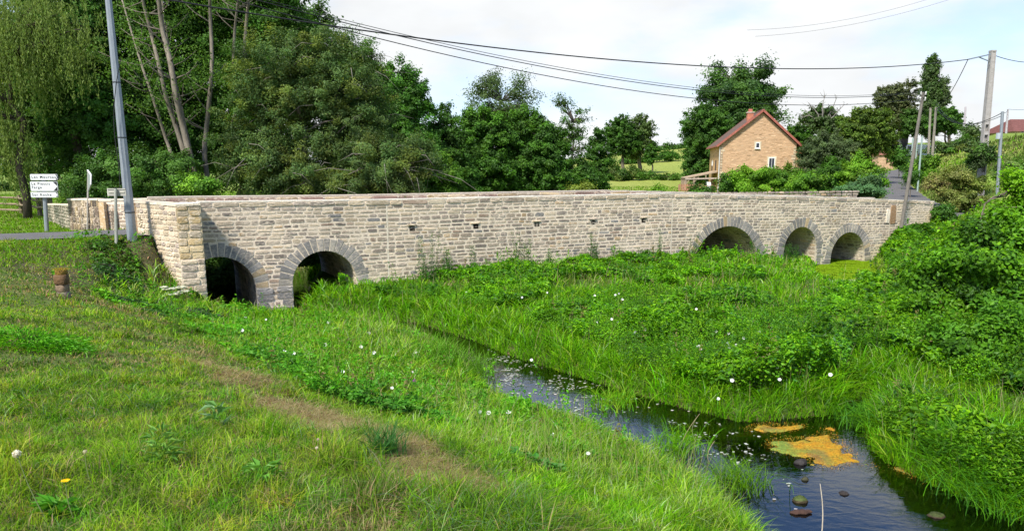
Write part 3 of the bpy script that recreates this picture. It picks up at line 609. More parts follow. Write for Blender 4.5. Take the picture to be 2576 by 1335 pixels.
# long tufts in the near corner
p, r = polar(4200, 2.5, 11, -44, 22, rng); ok = (side(p, BREAK) < .3) & (vnoise(p, 1.3, 41) > .48) & (dry(p) < .4); p = p[ok]
cen = np.repeat(p, 26, axis=0); q2 = cen + rng.normal(size=cen.shape) * .045; n = len(q2); r = np.linalg.norm(q2, axis=1)
tcol = np.repeat(mixcol([(.7, .75, .9), (1, 1, 1), (1.3, 1.2, 1.3), (.9, .9, 1.6)], [2, 2, 2, 1], len(p), rng, .1), 26, axis=0)
grass(b, put(q2), rng.uniform(.08, .30, n) * np.clip(1.45 - r / 9, .45, 1) * np.repeat(rng.uniform(.5, 1.2, len(p)), 26), np.maximum(.005, r * .0008) * rng.uniform(.7, 1.8, n), rng.uniform(.3, 1.5, n), tcol * mixcol([G1, G4, (.10, .20, .05), G2, STRAW2, (.22, .34, .12)], [5, 4, 2, 3, 1, 1.5], n, rng), rng, droop=.45)
# dry litter lying flat
p, r = polar(240000, 2.5, 16, -44, 26, rng); ok = (side(p, BREAK) < .8) & (wdist(p) > .3) & ((rng.random(len(p)) < dry(p) * 1.2) | (rng.random(len(p)) < .05)) & road_clear(p) & bridge_clear(p); p, r = p[ok], r[ok]; n = len(p)
grass(b, put(p) + [0, 0, .012], rng.uniform(.04, .13, n), np.maximum(.003, r * .0007), rng.uniform(1.5, 3, n), mixcol([STRAW, STRAW2, RUST, (.45, .38, .22)], [3, 3, 1.5, 1], n, rng), rng, droop=.33, segs=2)
tag(b.build('lawn_grass', M['blade']), 'short patchy grass with dry straw patches on the near bank', 'grass', kind='stuff')
# ------------------------------------------------------------------ lush grass on the slopes and along the water
b = MB(); p, r = polar(640000, 4, 44, -30, 58, rng)
sd = side(p, BREAK); w = wdist(p); ok = (sd > .2) & (w > .02) & bridge_clear(p) & road_clear(p) & (p[:, 0] > -10.2); p, r, sd, w = p[ok], r[ok], sd[ok], w[ok]
z = tz(p); left = poly_dist(p, STREAM) * 0 + side(p, np.array([(-9, 22), (-5, 20.2), (-1.2, 16.8), (-.3, 15), (1, 13), (3.2, 11), (4.2, 8), (5, 0)])) < 0
rightb = side(p, np.array([(6.4, 0), (5.6, 11.9), (7.5, 16), (9.5, 20), (11.5, 24.5), (13.2, 28.4), (14.3, 31.5), (15.9, 35.2)])) < 0
isl = ~left & ~rightb
big = vnoise(p, 2.2, 51) * .65 + vnoise(p, .7, 52) * .35
dens = np.where(left, .95, np.where(isl, np.clip(1.25 - (w - .3) * .3, .72, 1), np.clip(1.1 - (w - .3) * .3, .65, 1)))
keep = rng.random(len(p)) < dens; p, r, sd, w, left, isl, rightb, big = [a[keep] for a in (p, r, sd, w, left, isl, rightb, big)]; n = len(p)
hm = np.where(left, .09 + .26 * np.clip((sd - .2) / 3.0, 0, 1), np.where(isl, .30 + .20 * np.exp(-w / .9), .30 + .18 * np.exp(-w / .7)))
tf = vnoise(p, .34, 53); tf2 = vnoise(p, .17, 54); hm = hm * (.25 + .7 * big + .55 * tf + .35 * tf2) * rng.uniform(.45, 1.25, n); kp = rng.random(n) < .18 + 1.05 * tf * (.5 + tf2); pc_ = np.clip(line_dist(p, CH2, CH2W) / 1.8, .45, 1); hm = np.where((p[:, 1] > 20) & (p[:, 0] > 8), hm * pc_, hm); hm = np.where(left & (w < 1.0), hm * (.5 + .5 * w), hm)
c = mixcol([G2, G1, G3, (.12, .38, .002), (.045, .14, .006), (.28, .44, .14)], [4, 3, 1, 3.5, 2, .6], n, rng, .26)
cl = mixcol([G3, G2, (.25, .40, .07), STRAW2, G4, (.34, .46, .2)], [3.5, 4, 2, .6, 2, .7], n, rng, .26); m = left & (rng.random(n) < .75) & (big > .35); c[m] = cl[m]
cs = mixcol([(.26, .28, .08), STRAW2, G1], [3, 1.2, 4], n, rng); m = isl & (w > 3) & (big < .44) & (rng.random(n) < .5); c[m] = cs[m]
cy = mixcol([(.15, .28, .01), (.11, .25, .01)], [2, 1], n, rng); m = rightb & (r > 24) & (rng.random(n) < .7); c[m] = cy[m]
pt = mixcol([(.78, .8, .8), (1.2, 1.1, 1.3), (1, 1, 1), (.85, 1, .8), (1.3, 1.1, 1.6)], [2, 2, 2, 1, 1], 4096, rng, .06); ci = (np.floor(p[:, 0] / .22).astype(int) * 73 + np.floor(p[:, 1] / .22).astype(int) * 151) % 4096; c = c * pt[ci] * (.75 + .5 * tf)[:, None]
grass(b, put(p[kp]), hm[kp], (np.maximum(.0075, r * .00105) * rng.uniform(.6, 1.8, n))[kp], rng.uniform(.25, 1.2, n)[kp], c[kp], rng, droop=.5, segs=3)
# flowering grass stalks standing above the rest
p, r = polar(9000, 5, 36, -28, 40, rng); sd = side(p, BREAK); w = wdist(p); ok = (sd > .8) & (w > .1) & bridge_clear(p) & road_clear(p) & (p[:, 0] > -8) & (vnoise(p, 1.5, 55) > .45); p, r = p[ok], r[ok]; n = len(p); hs_ = rng.uniform(.35, .8, n) * np.clip(side(p, BREAK) / 2, .4, 1); lc = mixcol([(.38, .36, .16), (.30, .36, .12), (.42, .33, .2)], [2, 2, 1], n, rng)
grass(b, put(p), hs_, np.maximum(.004, r * .0005), rng.uniform(.1, .45, n), lc, rng, droop=.2, segs=3)
# fringe leaning over the water
p, r = polar(210000, 5, 34, -26, 42, rng); w = wdist(p); ok = (w > -.06) & (w < .5) & bridge_clear(p) & (p[:, 1] < 33); p, r = p[ok], r[ok]; n = len(p)
pp3 = put(p); pk2 = np.where((p[:, 1] > 22) & (p[:, 0] > 8), .3, 1.); pp3[:, 2] = np.maximum(pp3[:, 2], .02)
nearb = side(p, np.array([(-9, 22), (-5, 20.2), (-1.2, 16.8), (-.3, 15), (1, 13), (3.2, 11), (4.2, 8), (5, 0)])) < 0
grass(b, pp3, rng.uniform(.2, .52, n) * (.5 + .9 * vnoise(p, .5, 61)) * np.where(nearb, .62, 1) * pk2, np.maximum(.008, r * .0009), rng.uniform(.4, 1.15, n), mixcol([G1, (.12, .35, .003), G2, G4], [3, 4, 3, 1.5], n, rng), rng, droop=.55)
tag(b.build('bank_grass', M['blade']), 'tall bright green grass on the slopes and leaning over the water', 'grass', kind='stuff')
# ------------------------------------------------------------------ broad-leaved ground cover (bindweed, nettles)
def mat_cover(n, r0, r1, a0, a1, cond, hgt, size, cols, wts, seed, hs=1.0):
    rng = np.random.default_rng(seed); p, r = polar(n, r0, r1, a0, a1, rng); ok = cond(p) & bridge_clear(p) & road_clear(p) & (wdist(p) > .1); p, r = p[ok], r[ok]; n = len(p)
    b1 = vnoise(p, .9, seed + 1); b2 = vnoise(p, .33, seed + 2); b3 = 1 - np.abs(2 * vnoise(p, .55, seed + 3) - 1); gp_ = rng.random(n) < .25 + 1.5 * b3 * (.4 + b2); p, r, b1, b2, b3 = p[gp_], r[gp_], b1[gp_], b2[gp_], b3[gp_]; n = len(p); H = hgt(p) * (.05 + .6 * b1 + .4 * b2 + .45 * b3)
    u = 1 - np.abs(rng.normal(size=n)) * .28; z = tz(p) + H * np.clip(u, 0, 1)
    e = .12; gx_ = (vnoise(p + [e, 0], .9, seed + 1) - b1) / e * .65 + (vnoise(p + [e, 0], .33, seed + 2) - b2) / e * .3; gy_ = (vnoise(p + [0, e], .9, seed + 1) - b1) / e * .65 + (vnoise(p + [0, e], .33, seed + 2) - b2) / e * .3
    hh = hgt(p); nrm = np.stack([-gx_ * hh, -gy_ * hh, np.ones(n)], 1) + rng.normal(size=(n, 3)) * .5
    c = mixcol(cols, wts, n, rng, .16) * (1 + .8 * (vnoise(p, .45, seed + 5) - .5))[:, None]; sp = vnoise(p, 1.3, seed + 6)[:, None]; c = c * (1 - .35 * np.clip((sp - .5) * 4, 0, 1) * np.array([1, .8, -1.5]))
    size = size * (.75 + .9 * (vnoise(p, 1.1, seed + 8) > .5))
    b = MB();
    if hs > 0:
        q_, r_ = polar(2600, max(r0, 9), r1, a0, a1, rng); q_ = q_[cond(q_) & bridge_clear(q_) & road_clear(q_) & (wdist(q_) > .25) & (vnoise(q_, 1.7, seed + 9) > .42)]; m_ = 26; Hs = rng.uniform(.25, .75, len(q_)) * hs + hgt(q_) * .5; t_ = rng.random((len(q_), m_)) ** .7; c3 = np.repeat(put(q_)[:, None, :], m_, 1) + rng.normal(size=(len(q_), m_, 3)) * (.075 * (1.15 - t_))[..., None]; c3[..., 2] += t_ * Hs[:, None]; ln_ = rng.normal(size=(len(q_), 1, 2)) * .12; c3[..., :2] += ln_ * t_[..., None]; cs_ = np.repeat(mixcol(cols + [(.22, .20, .07)], list(wts) + [1.2], len(q_), rng, .15), m_, 0); k_ = c3.reshape(-1, 3); leaves(b, k_, rng.normal(size=k_.shape) + [0, 0, .8], rng.uniform(.03, .085, len(k_)) * np.maximum(1, np.linalg.norm(k_, axis=1) / 18), cs_, rng, aspect=.4)
    leaves(b, np.column_stack([p, z]), nrm, size * np.maximum(1, r / 15) ** .8 * rng.uniform(.5, 1.5, n), c, rng, aspect=.6, axis=np.stack([rng.normal(size=n), rng.normal(size=n) - .6, rng.normal(size=n) * .4 - .4], 1)); return b
isleft = lambda p: side(p, np.array([(-9, 22), (-5, 20.2), (-1.2, 16.8), (-.3, 15), (1, 13), (3.2, 11), (4.2, 8), (5, 0)])) < 0
isright = lambda p: side(p, np.array([(6.4, 0), (5.6, 11.9), (7.5, 16), (9.5, 20), (11.5, 24.5), (13.2, 28.4), (14.3, 31.5), (15.9, 35.2)])) < 0
LEAFG = [(.12, .33, .004), (.085, .25, .006), (.19, .41, .008), (.06, .18, .02)]
def c_isl(p):
    w = wdist(p); return (line_dist(p, CH2, CH2W) > 1.6) & ~isleft(p) & ~isright(p) & (((p - A) @ NN) > .1) & (w > .35) & ((vnoise(p, 1.6, 77) > .38) | (p[:, 0] > 2.2) & (p[:, 1] < 17)) & ((w > 1.1) | (p[:, 0] > 2.2))
b = mat_cover(620000, 10, 36, -25, 32, c_isl, lambda p: .40 + .36 * np.clip((p[:, 0] - 1) / 3, 0, 1) * (p[:, 1] < 17), .046, LEAFG, [4, 4, 3, 2], 100)
tag(b.build('bindweed_mat', M['leaf']), 'dense leafy bindweed and nettles covering the ground between both channels', 'ground cover', kind='stuff')
def c_rt(p): return isright(p) & (line_dist(p, CH2, CH2W) > .35) & (((p - A) @ NN) > .1) & (p[:, 0] < 27) & ((vnoise(p, 1.4, 79) > .40) | (p[:, 0] > 8))
b = mat_cover(600000, 8, 42, 22, 60, c_rt, lambda p: .42 + 0 * p[:, 0], .062, [(.11, .29, .005), (.08, .22, .006), (.18, .38, .008), (.05, .15, .015)], [4, 4, 3, 2], 200)
tag(b.build('bramble_cover', M['leaf']), 'leafy undergrowth covering the right bank up to the bridge end', 'ground cover', kind='stuff')
def c_lt(p):
    sd = side(p, BREAK); return isleft(p) & (sd > .35) & (((vnoise(p, .9, 81) > .45) & (vnoise(p, .3, 82) > .42)) & ~(p[:, 1] < 7.5))
b = mat_cover(260000, 5, 27, -32, 35, c_lt, lambda p: .20 + 0 * p[:, 0], .042, [(.11, .36, .012), (.08, .28, .010), (.18, .42, .02)], [4, 4, 3], 300)
def c_ditch(p): return (p[:, 0] > -12.2) & (p[:, 0] < -7.2) & (p[:, 1] > 16.2) & (p[:, 1] < 22.4) & (p[:, 0] > -12 + (21 - p[:, 1]) * .6) & (vnoise(p, .5, 83) > .38) & (((p - A) @ U < -.7) | ((p - A) @ NN > 1.1))
b2 = mat_cover(110000, 15, 26, -38, -18, c_ditch, lambda p: .17 * np.clip(vnoise(p, 1.2, 85) * 1.6, .2, 1), .05, [(.075, .18, .02), (.05, .13, .015), (.11, .24, .02), (.13, .11, .04)], [4, 4, 3, 1.5], 400, hs=0)
b.v += b2.v; b.c += b2.c; b.t += [t + b.n for t in b2.t]; b.n += b2.n
tag(b.build('weed_cover', M['leaf']), 'low leafy weeds and ivy on the near slope and in the ditch beside the buttress', 'ground cover', kind='stuff')
# ------------------------------------------------------------------ distant grass: verges, meadow, hillside
b = MB(); p, r = polar(260000, 22, 95, -46, 46, rng); s_ = (p - A) @ NN
ok = road_clear(p) & bridge_clear(p) & ((p[:, 0] < -11) | (p[:, 0] > 20) | (s_ < -5.2)); p, r = p[ok], r[ok]; n = len(p)
k = vnoise(p, 6, 91) * .5 + vnoise(p, 2, 92) * .5
hill = (p[:, 0] > 24); h = np.where(hill, .22 + .5 * vnoise(p, 1.1, 93) * np.clip(1.6 - k * 2, 0, 1), .14) * rng.uniform(.5, 1.3, n)
c = mixcol([G2, G1, (.13, .23, .03), (.19, .22, .06)], [3, 2, 3, 2], n, rng); cb = mixcol([(.17, .165, .07), (.10, .125, .035), (.13, .20, .04), (.07, .11, .02)], [2, 2, 2, 2], n, rng); m = hill & (rng.random(n) < .85) & (k < .62); c[m] = cb[m]
grass(b, put(p), h, r * .0011 * rng.uniform(.7, 1.4, n), rng.uniform(.2, .9, n), c, rng, segs=2)
tag(b.build('meadow_grass', M['blade']), 'rough grass of the verges, the left meadow and the right hillside', 'grass', kind='stuff')
# ------------------------------------------------------------------ trees
def limb(b, p0, p1, r0, r1, col, wob=.1, k=6, sides=6):
    p0 = np.array(p0, float); p1 = np.array(p1, float); t = np.linspace(0, 1, k)[:, None]; L_ = np.linalg.norm(p1 - p0)
    pts = p0 + (p1 - p0) * t; nz = RNG.normal(size=(k, 3)) * wob * L_ * .25; nz[0] = 0; nz[-1] = 0; pts = pts + nz
    pts[:, 2] += (np.sin(t[:, 0] * math.pi) * L_ * .05)
    b.tube(pts, np.linspace(r0, r1, k), sides, col=np.array(col) * RNG.uniform(.85, 1.15)); return pts
CROWNS = {}
def make_tree(name, label, cat, Y, base_px, env, cols, wts=None, nleaf=16000, leaf=.16, trunk_r=.18, bark=(.13, .11, .085), group=None, puff=None, depth=.8, shell=.55, style='leaf', zbase=None, seed=0, stems=None, flat=.7, trunks=None, droop=0, npuff=None, gaps=0, up=.35, shoots=0):
    px0_ = base_px; rng = np.random.default_rng(seed * 7 + 3); zc = Y * math.cos(P)
    sc = Y / (F * math.cos(P)) if True else 1
    base = aty(base_px, 470, Y); gz0 = tz1(base[0], base[1]) if zbase is None else zbase; base[2] = gz0 - .15
    root = empty(name, base, label, cat, group)
    cen = []; 
    for (px, py, rx, ry) in env:
        c = aty(px, py, Y); c[2] = max(c[2], gz0 + .1); cen.append((c, rx * sc, ry * sc))
    vol = np.array([c[1] * c[1] * c[2] * depth for c in cen]); vol /= vol.sum(); tot = sum(c[1] * c[2] for c in cen)
    mr = np.mean([min(c[1], c[2]) for c in cen]); rc = puff or max(.30, mr * .17)
    K = npuff or int(min(max(30, 3.6 * tot / (rc * rc)), 900))
    PC = []; PN = []
    while len(PC) < K:
        e = rng.choice(len(cen), p=vol); c, rx, rz = cen[e]; d = unit(rng.normal(size=3)); rr_ = (shell + (1 - shell) * rng.random()) if rng.random() < .8 else rng.random() * .8
        q_ = c + d * np.array([rx, rx * depth, rz]) * rr_ * rng.uniform(.9, 1.16)
        if q_[2] < gz0 + .1: continue
        PC.append(q_); PN.append(d)
    PC = np.array(PC); PN = np.array(PN)
    # wood
    bw = MB(); top = cen[0][0].copy(); hgt = max(c[0][2] + c[2] * .6 for c in cen) - gz0
    tops = trunks or [(0, 0)]
    allp = []
    for tdx, tdy in tops:
        tp = np.array([base[0] + (np.mean([c[0][0] for c in cen]) - base[0]) * .85 + tdx, Y + tdy, gz0 + hgt * .82]); pts = limb(bw, base + np.array([tdx * .2, tdy * .2, 0]), tp, trunk_r, trunk_r * .2, bark, wob=.07, k=9, sides=8); allp.append(pts)
    allp = np.concatenate(allp)
    for i in rng.choice(K, min(K, 60), replace=False):
        cand = allp[(allp[:, 2] < PC[i][2] - .05) & (allp[:, 2] > gz0 + hgt * .12)]
        if len(cand) == 0: cand = allp[2:3]
        j = np.argmin(np.linalg.norm(cand - PC[i], axis=1) + np.abs(cand[:, 2] - (PC[i][2] - .35 * np.linalg.norm(cand[:, :2] - PC[i][:2], axis=1))) * .8); L_ = np.linalg.norm(cand[j] - PC[i])
        limb(bw, cand[j], PC[i], min(trunk_r * .38, .02 + L_ * .022), .008 + trunk_r * .03, bark, wob=.12, k=5, sides=5)
    if name == 'goat_willow':
        for i in rng.choice(K, 46, replace=False):
            q0 = PC[i] + [rng.normal() * .3, -rc * .9, 0]; e = q0 + [rng.normal() * 1.0, -.2, rng.uniform(-1.3, .3)]; bw.tube([q0, (q0 + e) / 2 + [0, -.1, .18], e], [.014, .009, .004], 4, col=(.22, .20, .17))
    bw.build('trunk', M['bark'], root, smooth=True)
    # leaves
    bl = MB(); nleaf = int(nleaf * 1.7); leaf = leaf * .82; per = nleaf // K; ctint = rng.uniform(.62, 1.38, K); cmix = rng.random(K)
    ii = np.repeat(np.arange(K), per); n = len(ii)
    d = unit(rng.normal(size=(n, 3))); rad = rng.random(n) ** .42
    rcv = rc * rng.uniform(.65, 1.35, K)[ii]
    fade = rng.random(n) < .16; rad = np.where(fade, rad * 1.5, rad)
    pos = PC[ii] + d * (rad * rcv)[:, None] * np.array([1, 1, flat])
    along = (d * PN[ii]).sum(1); pos += PN[ii] * (along * rad * rcv * .7)[:, None]
    if droop: pos[:, 2] -= droop * np.linalg.norm(pos[:, :2] - PC[ii][:, :2], axis=1)
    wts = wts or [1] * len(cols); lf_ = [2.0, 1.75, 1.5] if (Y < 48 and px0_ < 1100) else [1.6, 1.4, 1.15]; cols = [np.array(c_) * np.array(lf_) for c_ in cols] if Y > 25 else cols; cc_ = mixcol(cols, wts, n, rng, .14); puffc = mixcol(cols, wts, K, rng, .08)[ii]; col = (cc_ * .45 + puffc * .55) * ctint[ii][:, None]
    nr = d * .55 + PN[ii] * .35 + rng.normal(size=(n, 3)) * .45; nr[:, 2] += up
    sz = leaf * rng.uniform(.6, 1.35, n)
    ax = None
    if style == 'strand':    # weeping strands
        ns = max(10, nleaf // 26); jj = rng.integers(0, K, ns); st = PC[jj] + rng.normal(size=(ns, 3)) * rc * .6; ln = rng.uniform(.6, 2.8, ns) * (1 if droop == 0 else droop)
        t = rng.random((ns, 26)); sway = rng.normal(size=(ns, 2)) * .12
        pos = np.stack([st[:, 0:1] + sway[:, 0:1] * t + rng.normal(size=t.shape) * .035, st[:, 1:2] + sway[:, 1:2] * t + rng.normal(size=t.shape) * .035, st[:, 2:3] - t * ln[:, None]], -1).reshape(-1, 3)
        n = len(pos); col = (mixcol(cols, wts, n, rng, .14) * .5 + np.repeat(mixcol(cols, wts, ns, rng, .15), 26, 0) * .5); nr = rng.normal(size=(n, 3)); nr[:, 2] *= .3; sz = leaf * rng.uniform(.6, 1.3, n); ax = np.stack([rng.normal(size=n) * .3, rng.normal(size=n) * .3, -np.ones(n)], 1)
    if style == 'spray': ax = d + np.array([0, 0, .5]) + rng.normal(size=(n, 3)) * .3
    if shoots:
        for i in rng.choice(K, shoots):
            m_ = 22; q0 = PC[i]; dv_ = PN[i] * [1, 1, .5] + [0, 0, .75] + rng.normal(size=3) * .3; dv_ /= np.linalg.norm(dv_); L_ = rc + rng.uniform(.25, .8); t_ = rng.random(m_); e = q0 + dv_ * L_ + [0, 0, -.12]
            pos = np.vstack([pos, q0 + (e - q0) * t_[:, None] + rng.normal(size=(m_, 3)) * .05]); nr = np.vstack([nr, rng.normal(size=(m_, 3)) + [0, 0, .8]]); sz = np.concatenate([sz, leaf * rng.uniform(.6, 1.4, m_)]); col = np.vstack([col, mixcol(cols, wts, m_, rng, .2) * 1.2])
    good = pos[:, 2] > gz0 + .03; 
    leaves(bl, pos[good], nr[good], sz[good], col[good], rng, aspect=.34 if style == 'strand' else (.42 if style == 'spray' else .66), axis=None if ax is None else ax[good])
    bl.build('crown', M['leaf'], root)
    return root
DK = [(.027, .075, .016), (.037, .097, .018), (.050, .125, .022)]
MD = [(.035, .105, .014), (.050, .145, .016), (.028, .085, .016)]
OL = [(.044, .098, .030), (.036, .080, .026), (.066, .125, .044), (.028, .062, .020), (.085, .125, .022)]
BR = [(.09, .22, .018), (.065, .18, .014), (.12, .26, .025)]
GG = [(.060, .105, .050), (.080, .130, .062), (.045, .085, .035)]
